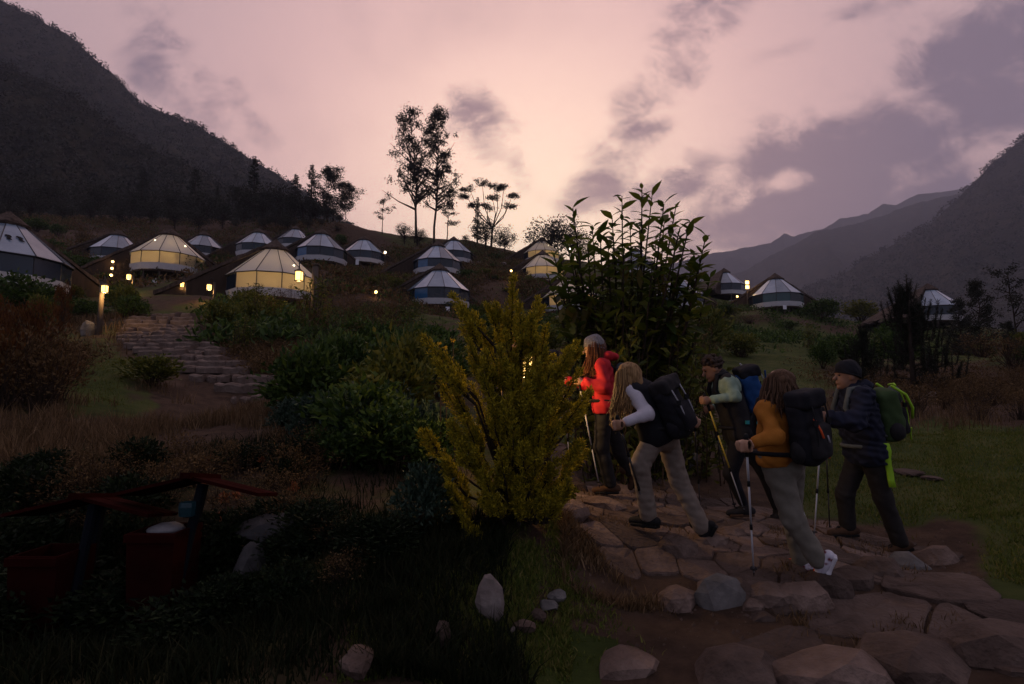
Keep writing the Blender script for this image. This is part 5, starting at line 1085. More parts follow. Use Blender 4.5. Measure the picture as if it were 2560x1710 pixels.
# woods far off on the mountains: rounded tree clumps too many to count
def woods(grid, nr_, n, seed, size, name, label, s0=.25, mat=None, ridge=90):
    rng = np.random.RandomState(seed); lb = LB(); nR, nC = grid.shape[:2]
    for k in range(n + ridge):
        if k < ridge: i = nr_ - 1; sc_ = .8 + 1.0 * rng.rand()
        else: i = int(nr_ * (s0 + (1 - s0) * rng.rand())) - 1; sc_ = .7 + .9 * rng.rand()
        j = rng.randint(nC); c = grid[i, j] + [0, 0, size * .3]; m_ = 26 if k < ridge else 14
        P_ = c + unit(rng.randn(m_, 3)) * rng.rand(m_, 1) ** .4 * size * sc_ * [1, 1, .75]; lb.add(leaves(rng, P_, rng.randn(m_, 3), size * .55 * (.6 + .7 * rng.rand(m_)), size * .4))
    o = link(name, lb.mesh(name, mat or M_lf_con)); tag(o, label, 'trees', kind='stuff')
woods(GL, nrL, 4200, 1, 3.8, 'mountain_woodland', 'scattered far trees on the dark steep mountain', .35, ridge=170)
woods(GS, nrS, 3600, 2, 2.4, 'slope_woodland', 'scrubby far trees on the near slope', .1, ridge=120, mat=M_lf_euc)
woods(GR, nrR, 3600, 3, 6.0, 'mountain_woodland', 'scattered far trees on the hazy mountain across the valley', .3, ridge=260)
# ------------------------------------------------------------------ soft shapes: signed distances meshed with surface nets
def _seg(p, a, b):
    ab = b - a; t_ = np.clip(((p - a) @ ab) / max(ab @ ab, 1e-9), 0, 1); return np.linalg.norm(p - a - t_[..., None] * ab, axis=-1), t_
def cap(a, b, ra, rb=None): return ('cap', np.array(a, float), np.array(b, float), ra, ra if rb is None else rb)
def ell(c, r_, ax=None): return ('ell', np.array(c, float), np.array(r_, float), np.eye(3) if ax is None else np.array([list(a) for a in ax], float))
def rbox(c, h, rr, ax=None): return ('box', np.array(c, float), np.array(h, float), np.eye(3) if ax is None else np.array([list(a) for a in ax], float), rr)
def soft_mesh(prims, vox=.010, k=.03, cuts=(), wr=0.0, wf=30.0, seed=0, org=(0, 0, 0), grow=0.0):
    """union of primitives with rounded joints; cuts: (point, normal) removes the side the normal points to; wr: cloth folds"""
    lo = np.full(3, 1e9); hi = -lo; bb = []
    for q in prims:
        if q[0] == 'cap': r_ = max(q[3], q[4]); a = np.minimum(q[1], q[2]) - r_; b = np.maximum(q[1], q[2]) + r_
        else: e = np.abs(q[3].T) @ (q[2] + (q[4] if q[0] == 'box' else 0)); a, b = q[1] - e, q[1] + e
        bb.append((a, b)); lo = np.minimum(lo, a); hi = np.maximum(hi, b)
    m_ = grow + wr + 3 * vox; lo = lo - m_; hi = hi + m_; n = np.ceil((hi - lo) / vox).astype(int) + 1
    D = np.full(tuple(n), 1.0, np.float32); ax_ = [lo[i] + vox * np.arange(n[i]) for i in range(3)]
    for q, (a, b) in zip(prims, bb):
        e = k + grow + wr + 4 * vox; i0 = np.maximum(0, np.floor((a - e - lo) / vox).astype(int)); i1 = np.minimum(n, np.ceil((b + e - lo) / vox).astype(int) + 1); s_ = tuple(slice(u_, v_) for u_, v_ in zip(i0, i1))
        p = np.stack(np.meshgrid(*[ax_[i][s_[i]] for i in range(3)], indexing='ij'), -1)
        if q[0] == 'cap': d, t_ = _seg(p, q[1], q[2]); d = d - (q[3] + (q[4] - q[3]) * t_)
        elif q[0] == 'ell': l = (p - q[1]) @ q[3].T; k0 = np.linalg.norm(l / q[2], axis=-1); k1 = np.linalg.norm(l / q[2] ** 2, axis=-1); d = k0 * (k0 - 1) / np.maximum(k1, 1e-6)
        else: l = np.abs((p - q[1]) @ q[3].T) - q[2]; d = np.linalg.norm(np.maximum(l, 0), axis=-1) + np.minimum(l.max(-1), 0) - q[4]
        o_ = D[s_]; h = np.clip(.5 + .5 * (o_ - d) / k, 0, 1); D[s_] = o_ * (1 - h) + d * h - k * h * (1 - h)
    if wr or cuts:
        p = np.stack(np.meshgrid(*ax_, indexing='ij'), -1).astype(np.float32)
        if wr:
            rg = np.random.RandomState(seed); w_ = np.zeros(D.shape, np.float32); wp = np.zeros(D.shape, np.float32)
            for i in range(3): v = rg.randn(3); v /= np.linalg.norm(v); wp += np.sin(p @ (v * wf * .35).astype(np.float32) + rg.rand() * 6)
            for i in range(4): v = rg.randn(3) * [1, 1, 1.5]; v /= np.linalg.norm(v); w_ += np.sin(p @ (v * wf * (.7 + .8 * rg.rand())).astype(np.float32) + wp * 1.4 + rg.rand() * 6)
            D = D - wr * w_ / 3
        for c, nn in cuts: D = np.maximum(D, (p - np.array(c, np.float32)) @ np.array(nn, np.float32))
    D = D - grow
    # surface nets
    S_ = D < 0; nx, ny, nz = D.shape
    cn = [(i, j, l) for i in (0, 1) for j in (0, 1) for l in (0, 1)]; sub = lambda A, o_: A[o_[0]:nx - 1 + o_[0], o_[1]:ny - 1 + o_[1], o_[2]:nz - 1 + o_[2]]
    cnt = sum(sub(S_, o_).astype(np.int8) for o_ in cn); act = (cnt > 0) & (cnt < 8); ids = np.full(act.shape, -1, np.int64); ci = np.argwhere(act); ids[act] = np.arange(len(ci))
    vals = np.stack([sub(D, o_)[act] for o_ in cn], 1).astype(float); pos = np.zeros((len(ci), 3)); w_ = np.zeros(len(ci))
    for a in range(8):
        for b in range(a + 1, 8):
            df = np.array(cn[b]) - np.array(cn[a])
            if np.abs(df).sum() != 1: continue
            va, vb = vals[:, a], vals[:, b]; x = (va < 0) != (vb < 0); t_ = np.where(x, va / np.where(x, va - vb, 1), 0); pos += np.where(x[:, None], np.array(cn[a]) + t_[:, None] * df, 0); w_ += x
    V = (ci + pos / np.maximum(w_, 1)[:, None]) * vox + lo; Fs = []
    for ax in range(3):
        o1 = [0, 0, 0]; o1[ax] = 1; sl0 = [slice(0, None)] * 3; sl0[ax] = slice(0, -1); sl1 = [slice(0, None)] * 3; sl1[ax] = slice(1, None)
        e = np.argwhere(S_[tuple(sl0)] != S_[tuple(sl1)]); u_, v_ = [(1, 2), (2, 0), (0, 1)][ax]
        e = e[(e[:, u_] > 0) & (e[:, v_] > 0) & (e[:, u_] < D.shape[u_] - 1) & (e[:, v_] < D.shape[v_] - 1)]; sg = S_[tuple(e.T)]
        def cid(du, dv): q = e.copy(); q[:, u_] -= du; q[:, v_] -= dv; return ids[tuple(q.T)]
        qd = np.stack([cid(1, 1), cid(0, 1), cid(0, 0), cid(1, 0)], 1); qd[~sg] = qd[~sg][:, ::-1]; Fs.append(qd)
    return V - np.array(org), np.concatenate(Fs)
def soft(name, mat, parent, prims, **kw):
    V, F = soft_mesh(prims, org=tuple(parent_origin(parent)), **kw); return link(name, mesh_np(name, V, F, mat, True), parent)
def parent_origin(o):
    v = Vector(o.location)
    while o.parent: o = o.parent; v = v + o.location
    return v
# ------------------------------------------------------------------ materials of people
def cloth(name, cols, scale=14, bump=.25, bs=90, rough=.85, **kw): return noise_mat(name, cols, scale, rough, .2, bump=bump, bscale=bs, bdist=.004, **kw)
M_skin = noise_mat('skin', [(.42, .23, .15), (.50, .29, .19)], 12, .5, .35, bump=.1, bscale=120, bdist=.002); M_skin_d = noise_mat('darker_skin', [(.25, .125, .075), (.32, .17, .105)], 12, .5, .35, bump=.1, bscale=120, bdist=.002)
M_eye = mk_mat('eye', (.015, .012, .010), .2, .5)
M_redj = cloth('red_jacket', [(.40, .018, .028), (.50, .026, .036)]); M_grey_knit = noise_mat('grey_knit', [(.13, .12, .125), (.33, .30, .30)], 55, .95, .1, bump=1.0, bscale=110, bdist=.008, stretch=(1, 1, 1.6))
M_black = cloth('black_cloth', [(.008, .008, .011), (.018, .018, .023)]); M_black2 = cloth('charcoal_cloth', [(.016, .015, .016), (.030, .028, .030)]); M_navy = cloth('navy_quilt', [(.010, .012, .024), (.020, .023, .042)], 8)
M_khaki = cloth('khaki_cloth', [(.19, .150, .120), (.26, .215, .175)]); M_olive = cloth('olive_cloth', [(.135, .122, .098), (.19, .172, .140)]); M_white = cloth('pale_sleeve', [(.50, .47, .53), (.62, .59, .64)]); M_sage = cloth('sage_jacket', [(.19, .27, .205), (.28, .37, .29)])
M_orange = cloth('orange_fleece', [(.30, .105, .012), (.40, .15, .022)]); M_dkpant = cloth('dark_trousers', [(.016, .014, .013), (.030, .026, .024)]); M_bluebk = cloth('blue_pack', [(.010, .045, .15), (.02, .08, .24)]); M_slate = cloth('slate_pack', [(.030, .045, .060), (.055, .075, .095)])
M_lime = mk_mat('lime_trim', (.30, .55, .02), .6, .3); M_teal2 = mk_mat('teal_trim', (.03, .28, .30), .6, .3); M_green_pk = cloth('green_pack', [(.030, .055, .018), (.05, .085, .03)]); M_graypk = cloth('grey_panel', [(.09, .10, .095), (.14, .15, .14)])
M_oran2 = mk_mat('orange_trim', (.75, .10, .02), .6, .3); M_greyt = mk_mat('grey_trim', (.35, .35, .38), .5, .3)
M_blond = noise_mat('blond_hair', [(.11, .058, .024), (.27, .155, .065), (.42, .26, .12)], 60, .6, .15, bump=.8, bscale=120, bdist=.006, stretch=(1, 1, .12)); M_brown = noise_mat('brown_hair', [(.035, .019, .010), (.085, .046, .026), (.13, .074, .044)], 60, .65, .12, bump=.8, bscale=120, bdist=.006, stretch=(1, 1, .12)); M_curl = noise_mat('curly_hair', [(.014, .009, .007), (.06, .032, .020)], 50, .7, .3, bump=1.0, bscale=100, bdist=.01); M_auburn = noise_mat('auburn_hair', [(.05, .018, .009), (.13, .045, .020)], 60, .5, .4, bump=.8, bscale=120, bdist=.006, stretch=(1, 1, .12))
M_boot = cloth('brown_boot', [(.055, .030, .018), (.10, .055, .032)], 20); M_bootk = cloth('black_boot', [(.010, .010, .011), (.022, .020, .020)], 20); M_shoe = noise_mat('white_running_shoe', [(.62, .60, .66), (.55, .52, .6), (.15, .02, .03)], 22, .6, .3, lo=.4, hi=.66, detail=1); M_sole = mk_mat('dark_sole', (.012, .011, .011), .8, .2); M_solew = mk_mat('white_sole', (.60, .58, .62), .7, .2)
M_alu = mk_mat('pole_metal', (.42, .42, .45), .35, .5); M_poley = mk_mat('yellow_pole_metal', (.62, .46, .06), .4, .5); M_poled = mk_mat('dark_pole_metal', (.03, .028, .03), .4, .5); M_grip = mk_mat('pole_grip', (.012, .012, .013), .8, .2)
UPV = Vector((0, 0, 1))
LOCK = {M_blond: leaf_mat('blond_strand', [(.10, .05, .02), (.26, .15, .06), (.46, .29, .13)], .55, .2, .05), M_brown: leaf_mat('brown_strand', [(.028, .015, .008), (.085, .045, .025), (.16, .09, .055)], .6, .15, .05), M_auburn: leaf_mat('auburn_strand', [(.04, .014, .007), (.12, .042, .018), (.18, .07, .03)], .6, .15, .05)}
def nrm(v): return Vector(v).normalized()

def trekking_pole(top, tip, lab, m_up, m_low, strap=True):
    root = empty('trekking_pole', tip); tag(root, lab, 'pole', 'trekking poles'); t_ = top - tip; ln = t_.length; a = t_.normalized()
    m = MB(); m.tube([a * .03, a * ln * .38], .0062, 8); m.build('lower_shaft', m_low, root, True)
    m = MB(); m.tube([a * ln * .37, a * ln * .70], .0075, 8); m.build('middle_shaft', m_up, root, True); m = MB(); m.tube([a * ln * .69, a * ln * .90], .0088, 8); m.build('upper_shaft', m_up, root, True)
    for f_ in (.375, .695): m = MB(); m.tube([a * (ln * f_ - .02), a * (ln * f_ + .02)], .011, 8); m.build('lock', M_grip, root, True)
    m = MB(); m.tube([a * ln * .89, a * (ln * .89 + .03), a * (ln - .02), a * (ln + .03), a * (ln + .05)], [.012, .015, .0145, .019, .012], 10); m.build('grip', M_grip, root, True)
    m = MB(); m.tube([a * .0, a * .035], [.003, .006], 6); m.build('tip', M_grip, root); m = MB(); m.tube([a * .055, a * .062], .024, 10); m.build('basket', M_grip, root)
    if strap:
        s_ = a.cross(Vector((0, 1, 0))).normalized(); p = a * (ln + .02); m = MB(); m.tube([p, p + s_ * .03 - UPV * .05, p + s_ * .02 - UPV * .11, p - s_ * .015 - UPV * .08, p], .005, 5); m.build('wrist_strap', M_grip, root)
    return root
def hand_prims(wr, hd, axis, palm_side):
    """closed fist at hd round a pole of direction axis; palm_side: direction the palm faces"""
    o_ = nrm(hd - wr); a = nrm(axis - o_ * axis.dot(o_) * .6); s_ = nrm(palm_side - a * palm_side.dot(a)); o_ = nrm(o_ - a * o_.dot(a)); c = hd
    P_ = [cap(wr, c - o_ * .02, .027, .030), ell(c - s_ * .016, (.036, .044, .019), (o_, a, s_))]
    for i, (off, ln) in enumerate(((.030, .92), (.010, 1.0), (-.010, .96), (-.029, .82))):
        b = c + a * off - s_ * .016 + o_ * .032; k1 = c + a * off + o_ * .048 * ln + s_ * .012; k2 = c + a * off + o_ * .030 * ln + s_ * .036; tp = c + a * off + o_ * .004 + s_ * .030
        P_ += [cap(b, k1, .0105, .010), cap(k1, k2, .0098, .009), cap(k2, tp, .009, .008)]
    t0 = c - o_ * .022 + a * .022 - s_ * .004; t1 = c + a * .045 + s_ * .020 + o_ * .004; t2 = c + a * .038 + s_ * .038 + o_ * .026
    return P_ + [cap(t0, t1, .014, .0115), cap(t1, t2, .011, .009)]
def shoe_parts(root, an, toe_dir, up_dir, m_up, m_sole, L_=.27, high=True):
    """boot with the ankle at an; toe_dir along the sole; returns nothing"""
    f_ = nrm(toe_dir); u_ = nrm(up_dir - f_ * up_dir.dot(f_)); s_ = f_.cross(u_); b = an - u_ * .075; heel = b - f_ * .065; toe = b + f_ * (L_ - .105)
    pr = [cap(heel + u_ * .035, b + f_ * .03 + u_ * .042, .040, .044), cap(b + f_ * .03 + u_ * .040, toe + u_ * .022, .043, .031), cap(b + f_ * .05 + u_ * .025 + s_ * .012, toe - f_ * .015 + u_ * .02 + s_ * .012, .034, .028), cap(an + u_ * (.075 if high else .015), b + u_ * .04 - f_ * .01, .046, .046)]
    o_ = soft('shoe', m_up, root, pr, vox=.008, k=.02, cuts=((b, -u_),), wr=.0015, wf=60)
    ps = [rbox(heel + u_ * -.004 + f_ * .05, (.062, .026, .006), .009, (f_, s_, u_)), rbox(b + f_ * .10 - u_ * .002, (.055, .031, .006), .009, (f_, s_, u_))]
    q = soft('sole', m_sole, o_, [tuple([x[0]] + list(x[1:])) for x in ps], vox=.007, k=.02)
    m = MB(); lp = b + f_ * .04 + u_ * .083; pt = [an + u_ * .03 + f_ * .045, lp + f_ * .01, b + f_ * .09 + u_ * .072, b + f_ * .12 + u_ * .058]; og = parent_origin(o_)
    for i in range(3): m.tube([pt[i] - og + s_ * .02, pt[i + 1] - og - s_ * .02], .0045, 4); m.tube([pt[i] - og - s_ * .02, pt[i + 1] - og + s_ * .02], .0045, 4)
    m.build('laces', M_grip if m_up is not M_shoe else M_oran2, o_)

def person(S_):
    d = S_['d']; pt = lambda q: W(q[0], q[1], d + (q[2] if len(q) > 2 else 0)); ps = R(S_['yaw']); f = Vector((-math.cos(ps), math.sin(ps), 0)); l = Vector((-math.sin(ps), -math.cos(ps), 0))
    nk, pv_ = pt(S_['neck']), pt(S_['pelvis']); sw = S_.get('sw', .165); tilt = nrm(nk - pv_)
    shl, shr = nk + l * sw - tilt * .045, nk - l * sw - tilt * .045; hpl, hpr = pv_ + l * .088, pv_ - l * .088
    ell_, wl, elr, wr_ = pt(S_['elL']), pt(S_['handL']), pt(S_['elR']), pt(S_['handR']); knl, anl, knr, anr = pt(S_['knL']), pt(S_['anL']), pt(S_['knR']), pt(S_['anR'])
    hc = pt(S_['head']); hf = nrm(f + UPV * S_.get('hpitch', 0) + l * S_.get('hturn', 0)); hu = nrm(UPV - hf * UPV.dot(hf)); hs = hf.cross(hu)
    root = empty('person', Vector(((anl.x + anr.x) / 2, (anl.y + anr.y) / 2, min(anl.z, anr.z) - .09))); tag(root, S_['label'], 'person', 'hikers climbing the stone path'); sc_ = S_.get('hs', 1.0)
    wrist = lambda e, h: h - nrm(h - e) * .055
    # body in skin
    hl, hr = hand_prims(wrist(ell_, wl), wl, S_.get('axL', UPV), -l if 'palmL' not in S_ else S_['palmL']), hand_prims(wrist(elr, wr_), wr_, S_.get('axR', UPV), l)
    head = [ell(hc + hu * .025 - hf * .012, (.098 * sc_, .077 * sc_, .098 * sc_), (hf, hs, hu)), ell(hc + hf * .018 - hu * .035, (.072 * sc_, .060 * sc_, .085 * sc_), (hf, hs, hu)), cap(hc + hf * .070 - hu * .098, hc + hf * .045 - hu * .088, .020, .028),
            cap(hc + hf * .088 + hu * .012, hc + hf * .114 - hu * .026, .009, .0135), cap(hc + hf * .082 + hu * .03 + hs * .028, hc + hf * .082 + hu * .03 - hs * .028, .014), ell(hc + hf * .083 - hu * .062, (.014, .024, .010), (hf, hs, hu)),
            cap(hc - hu * .05 - hf * .03, nk - tilt * .02, .054, .062)]
    for q in (-1, 1): head += [ell(hc + hs * q * .076 * sc_ - hf * .008 - hu * .004, (.020, .009, .032), (hf, hs, hu))]
    foot = []
    for an, kn, key in ((anl, knl, 'toeL'), (anr, knr, 'toeR')):
        td = nrm(S_.get(key) or (f - UPV * .04)); ud = nrm(kn - an) if S_.get(key) else UPV; ud = nrm(ud - td * ud.dot(td)); foot += [cap(an, an - ud * .035 + td * .02, .03, .028), cap(an - ud * .035 + td * .02, an - ud * .045 + td * .10, .026, .020)]
    bodyp = head + hl + hr + [cap(shl - l * .03, shr + l * .03, .062), cap(shl.lerp(pv_, .2) - l * .05, hpl, .098, .10), cap(shr.lerp(pv_, .2) + l * .05, hpr, .098, .10), cap(nk.lerp(pv_, .25), nk.lerp(pv_, .6), .11, .10),
            cap(shl, ell_, .050, .040), cap(ell_, wrist(ell_, wl), .040, .027), cap(shr, elr, .050, .040), cap(elr, wrist(elr, wr_), .040, .027),
            cap(hpl, knl, .085, .056), cap(knl, anl, .052, .036), cap(hpr, knr, .085, .056), cap(knr, anr, .052, .036), *foot]
    body = soft('body', S_['skin'], root, bodyp, vox=.0075, k=.012)
    og = root.location
    for q in (-1, 1):
        m = MB(); m.lathe([(.001, -.008), (.007, -.004), (.008, 0), (.007, .004), (.001, .008)], 8, hc + hf * .083 + hs * q * .030 + hu * .008 - og); m.build('eye', M_eye, body, True)
        m = MB(); m.tube([hc + hf * .094 + hs * q * .014 + hu * .032 - og, hc + hf * .088 + hs * q * .045 + hu * .031 - og], .004, 5); m.build('eyebrow', S_.get('hairm', M_curl), body, True)
    # upper garment
    cuff = S_.get('cuff', .0); thick = S_.get('thick', .014); J = []
    wl2, wr2 = wl - nrm(wl - ell_) * (.075 + cuff), wr_ - nrm(wr_ - elr) * (.075 + cuff)
    hem = pv_ - tilt * S_.get('hem', .06)
    torso = [cap(shl - l * .035, shr + l * .035, .066), cap(shl.lerp(pv_, .2) - l * .05, hpl + tilt * .02, .102, .108), cap(shr.lerp(pv_, .2) + l * .05, hpr + tilt * .02, .102, .108), cap(nk.lerp(pv_, .25), nk.lerp(pv_, .7), .115, .11), cap(hpl, hem + l * .07, .11, .112), cap(hpr, hem - l * .07, .11, .112), cap(nk - tilt * .02, nk + (hc - nk) * .22, .066, .062)]
    arms = [cap(shl, ell_, .056, .048), cap(ell_, wl2, .050, .037), cap(shr, elr, .056, .048), cap(elr, wr2, .050, .037)]
    cut = [(hem, -tilt)]
    if S_.get('vest'):
        soft('sleeves', S_['sleeve'], root, [cap(shl - l * .05, shr + l * .05, .060)] + ([cap(shl - l * .04 - tilt * .02, shr + l * .04 - tilt * .02, .088), cap(shl.lerp(pv_, .12) - l * .04, shr.lerp(pv_, .12) + l * .04, .112)] if S_.get('yoke') else []) + arms, vox=.010, k=.03, wr=.006, wf=62, grow=thick - .010, seed=S_['seed'])
        soft('vest', S_['top'], root, torso, vox=.010, k=.05, cuts=cut, wr=.004, wf=30, grow=thick + .004, seed=S_['seed'] + 1)
    else: soft('jacket', S_['top'], root, torso + arms, vox=.010, k=.035, cuts=cut, wr=S_.get('wr', .006) * 1.4, wf=S_.get('wf', 48), grow=thick, seed=S_['seed'])
    if S_.get('hood'):
        hb_ = nk - f * .07 + UPV * .06
        soft('hood', S_['top'], root, [cap(hb_ + l * .075, hb_ - l * .075, .048), cap(hb_ + l * .09, nk + f * .04 + l * .075 + UPV * .01, .040, .03), cap(hb_ - l * .09, nk + f * .04 - l * .075 + UPV * .01, .040, .03), ell(hb_ - f * .05 - UPV * .005, (.06, .085, .045), (f, l, UPV))], vox=.009, k=.03, wr=.005, wf=50)
    # trousers
    lo_ = S_.get('loose', .02); anl2, anr2 = anl + (knl - anl).normalized() * S_.get('hemup', .015), anr + (knr - anr).normalized() * S_.get('hemup', .015)
    waist = pv_ + tilt * .09
    soft('trousers', S_['pants'], root, [cap(hpl + tilt * .05, hpr + tilt * .05, .098), cap(pv_ - f * .03, pv_ - f * .03 - UPV * .03, .10), cap(hpl, knl, .090, .060 + lo_ * .3), cap(knl, anl2, .058 + lo_ * .3, .040 + lo_), cap(hpr, knr, .090, .060 + lo_ * .3), cap(knr, anr2, .058 + lo_ * .3, .040 + lo_)], vox=.010, k=.035,
         cuts=((waist, tilt),), wr=S_.get('pwr', .006) * .65, wf=62, grow=.012, seed=S_['seed'] + 3)
    # shoes
    for an, kn, key in ((anl, knl, 'toeL'), (anr, knr, 'toeR')):
        td = S_.get(key) or (f - UPV * .04); ud = nrm(kn - an) if S_.get(key) else UPV; shoe_parts(root, an, nrm(td), ud, S_['shoe'], S_['sole'], high=S_.get('high', True))
    # headwear and hair
    hm = S_.get('hairm'); rg = np.random.RandomState(S_['seed'])
    if S_.get('hat'):
        soft('beanie', S_['hat'], root, [ell(hc + hu * .045 - hf * .012, (.112, .093, .098), (hf, hs, hu)), cap(hc + hu * .10 - hf * .03, hc + hu * .085 + hf * .03, .06)], vox=.007, k=.03, cuts=((hc + hu * .012, -nrm(hu - hf * .22)),), wr=.003, wf=90)
        bm_ = MB(); n = 22; c0 = hc + hu * .018 - hf * .012 - og; pts = [c0 + hf * .107 * math.cos(2 * math.pi * i / n) + hs * .089 * math.sin(2 * math.pi * i / n) + hu * (.024 * math.cos(2 * math.pi * i / n)) for i in range(n + 1)]; bm_.tube(pts, .0085, 7); bm_.build('beanie_cuff', S_['hat'], root, True)
    if S_.get('hair') == 'curly':
        pr = []
        for i in range(150):
            v = unit(rg.randn(1, 3))[0]
            if v[2] < -.15 or (v[0] > .55 and v[2] < .35): continue
            pr.append(ell(hc + hu * .035 - hf * .015 + (hf * v[0] * .105 + hs * v[1] * .088 + hu * v[2] * .105) * (1 + .12 * rg.rand()), (.018, .018, .018)))
        soft('hair', hm, root, [ell(hc + hu * .035 - hf * .022, (.098, .082, .092), (hf, hs, hu))] + pr, vox=.007, k=.008)
    if S_.get('hair') in ('long', 'bob', 'under'):
        sh_ = soft('hair', hm, root, [ell(hc + hu * .030 - hf * .024, (.102, .086, .098), (hf, hs, hu)), cap(hc - hf * .05 + hu * .02, hc - hf * .06 - hu * S_.get('hlen', .10), .075, .05)], vox=.008, k=.03, cuts=((hc + hf * .06, hf), ), wr=.006, wf=70, seed=3)
        m = MB(); nS = int(4.2 * S_.get('strands', 130))
        for i in range(nS):     # loose locks falling round the head
            a = rg.uniform(-2.55, 2.55); b0 = -hf * math.cos(a * .92) * .096 + hs * math.sin(a * .92) * .088; st_ = hc + hu * rg.uniform(.0, .06) - hf * .012 + b0; ln = S_.get('locklen', .22) * rg.uniform(.75, 1.15); out_ = nrm(Vector(b0)) * rg.uniform(.004, .034)
            lean_ = S_.get('hang', Vector((0, 0, 0))); p1 = st_ + out_ - UPV * ln * .4; p2 = p1 + out_ * .25 - UPV * ln * .35 + lean_ * ln * .4 + Vector(rg.randn(3) * .011); p3 = p2 - UPV * ln * .3 + lean_ * ln * .5 + Vector(rg.randn(3) * .02)
            m.tube([st_ + hu * .015 - og, p1 - og, p2 - og, p3 - og], [.003, .0048, .0042, .0012], 4, False)
        m.build('hair_locks', LOCK.get(hm, hm), root, True)
    return dict(root=root, nk=nk, pv=pv_, f=f, l=l, tilt=tilt, shl=shl, shr=shr, hl=wl, hr=wr_, hc=hc)

def backpack(P_, lab, H, Wd, D_, mats, lid=True, drop=0.02, trim=None, roll=None, extra=None, straps=True):
    """pack on the back: local axes up = spine, out = away from the back"""
    up = P_['tilt']; l = P_['l']; out_ = nrm(-P_['f'] - up * (-P_['f']).dot(up)); s_ = nrm(up.cross(out_)); c = P_['nk'].lerp(P_['pv'], .5) + out_ * (.135 + D_ * .5) + up * (.02 - drop) ; root = empty('backpack', c); tag(root, lab, 'backpack', 'backpacks')
    q = lambda x, y, z: c + s_ * x + out_ * y + up * z; A = (s_, out_, up); m1, m2, m3 = mats
    soft('main_bag', m1, root, [rbox(q(0, 0, 0), (Wd / 2 - .05, D_ / 2 - .05, H / 2 - .06), .05, A), ell(q(0, D_ * .12, -H * .12), (Wd * .50, D_ * .60, H * .42), A), ell(q(0, -.01, H * .38), (Wd * .42, D_ * .46, H * .16), A)], vox=.011, k=.04, wr=.006, wf=40, seed=5)
    if lid: soft('lid', m2, root, [rbox(q(0, .02, H * .5), (Wd * .36, D_ * .38, .028), .035, A), ell(q(0, .03, H * .54), (Wd * .40, D_ * .45, .05), A)], vox=.010, k=.03, wr=.004, wf=50)
    soft('front_pocket', m3, root, [rbox(q(0, D_ * .56, -H * .14), (Wd * .26, .018, H * .20), .028, A), ell(q(0, D_ * .58, -H * .22), (Wd * .30, .055, H * .17), A)], vox=.010, k=.03, wr=.005, wf=45)
    for sx in (-1, 1): soft('side_pocket', m3, root, [ell(q(sx * Wd * .50, 0, -H * .28), (.045, D_ * .36, H * .17), A)], vox=.010, k=.02, wr=.004, wf=45)
    og = c
    if straps:
        for sh_, sg in ((P_['shl'], 1), (P_['shr'], -1)):
            b0 = sh_ - P_['l'] * sg * .07; m = MB(); pts = [q(0, -D_ * .45, H * .36) + (b0 - P_['nk']) * .8, b0 + up * .085 - P_['f'] * .02, b0 + up * .07 + P_['f'] * .075, b0 - up * .10 + P_['f'] * .15 + P_['l'] * sg * .01, b0 - up * .28 + P_['f'] * .10 + P_['l'] * sg * .045, q(0, -D_ * .3, -H * .40) + P_['l'] * sg * Wd * .42]
            # flat webbing: two parallel tubes read as one padded strap
            m.tube([p - og for p in pts], [.022, .026, .026, .024, .015, .012], 6); m.build('shoulder_strap', m2, root, True)
    hb_ = P_['pv'] + up * .06; m = MB(); n = 16; m.tube([hb_ + (P_['f'] * math.cos(a) * .175 + P_['l'] * math.sin(a) * .195) - og for a in np.linspace(-2.6, 2.6, n)], .018, 6); m.build('hip_belt', m2, root, True)
    for (x0, z0, x1, z1) in ((-.30, .42, -.30, -.38), (.30, .42, .30, -.38)):
        m = MB(); k = 7; m.tube([q(Wd * (x0 + (x1 - x0) * i / k), D_ * .5 + .035 + D_ * .12 * math.sin(math.pi * i / k), H * (z0 + (z1 - z0) * i / k)) - og for i in range(k + 1)], .006, 5); m.build('compression_strap', trim or M_grip, root, True)
        m = MB(); p = q(Wd * x0, D_ * .58 + .035, H * .16) - og; m.box(p, (.03, .02, .04)); m.build('buckle', M_grip, root)
    if roll: soft('rolled_mat', roll, root, [cap(q(-Wd * .5, .03, H * .64), q(Wd * .5, .03, H * .64), .055)], vox=.010, k=.01, wr=.003, wf=40)
    if extra: extra(root, q, A, og)
    return root
def tubep(root, name, pts, rad, mat): m = MB(); m.tube(pts, rad, 6); return m.build(name, mat, root, True)

T0 = -.005 if False else 0
# 1 red jacket, grey beanie
p1 = person(dict(seed=1, d=6.0, yaw=8, neck=(1505, 905), pelvis=(1512, 1016), head=(1485, 873), hpitch=-.10, elL=(1510, 968, -.22), handL=(1446, 953, -.16), elR=(1468, 962, .20), handR=(1404, 948, .16), knL=(1503, 1116, -.08), anL=(1526, 1212, -.07), knR=(1548, 1128, .09), anR=(1574, 1178, .10), toeR=Vector((-.25, 0, -1)),
    skin=M_skin, top=M_redj, pants=M_black2, shoe=M_boot, sole=M_sole, hat=M_grey_knit, hair='under', hairm=M_auburn, hlen=.12, locklen=.30, strands=90, hang=Vector((-.12, 0, 0)), hood=True, hem=.04, wr=.007, loose=.015, sw=.16, label='hiker in red jacket and grey knitted hat leading with a pole'))
backpack(p1, 'small slate-blue backpack worn over the red jacket', .40, .26, .15, (M_slate, M_black, M_slate), lid=False)
g1 = G(1500, 1222); trekking_pole(p1['hl'] + Vector((0, 0, .02)), W(1499, 1219, 5.85), 'steel trekking pole held by the hiker in the red jacket', M_alu, M_alu); trekking_pole(p1['hr'] + Vector((0, 0, .02)), W(1428, 1190, 6.25), 'second pole of the red-jacketed hiker, behind the cypress', M_alu, M_alu)
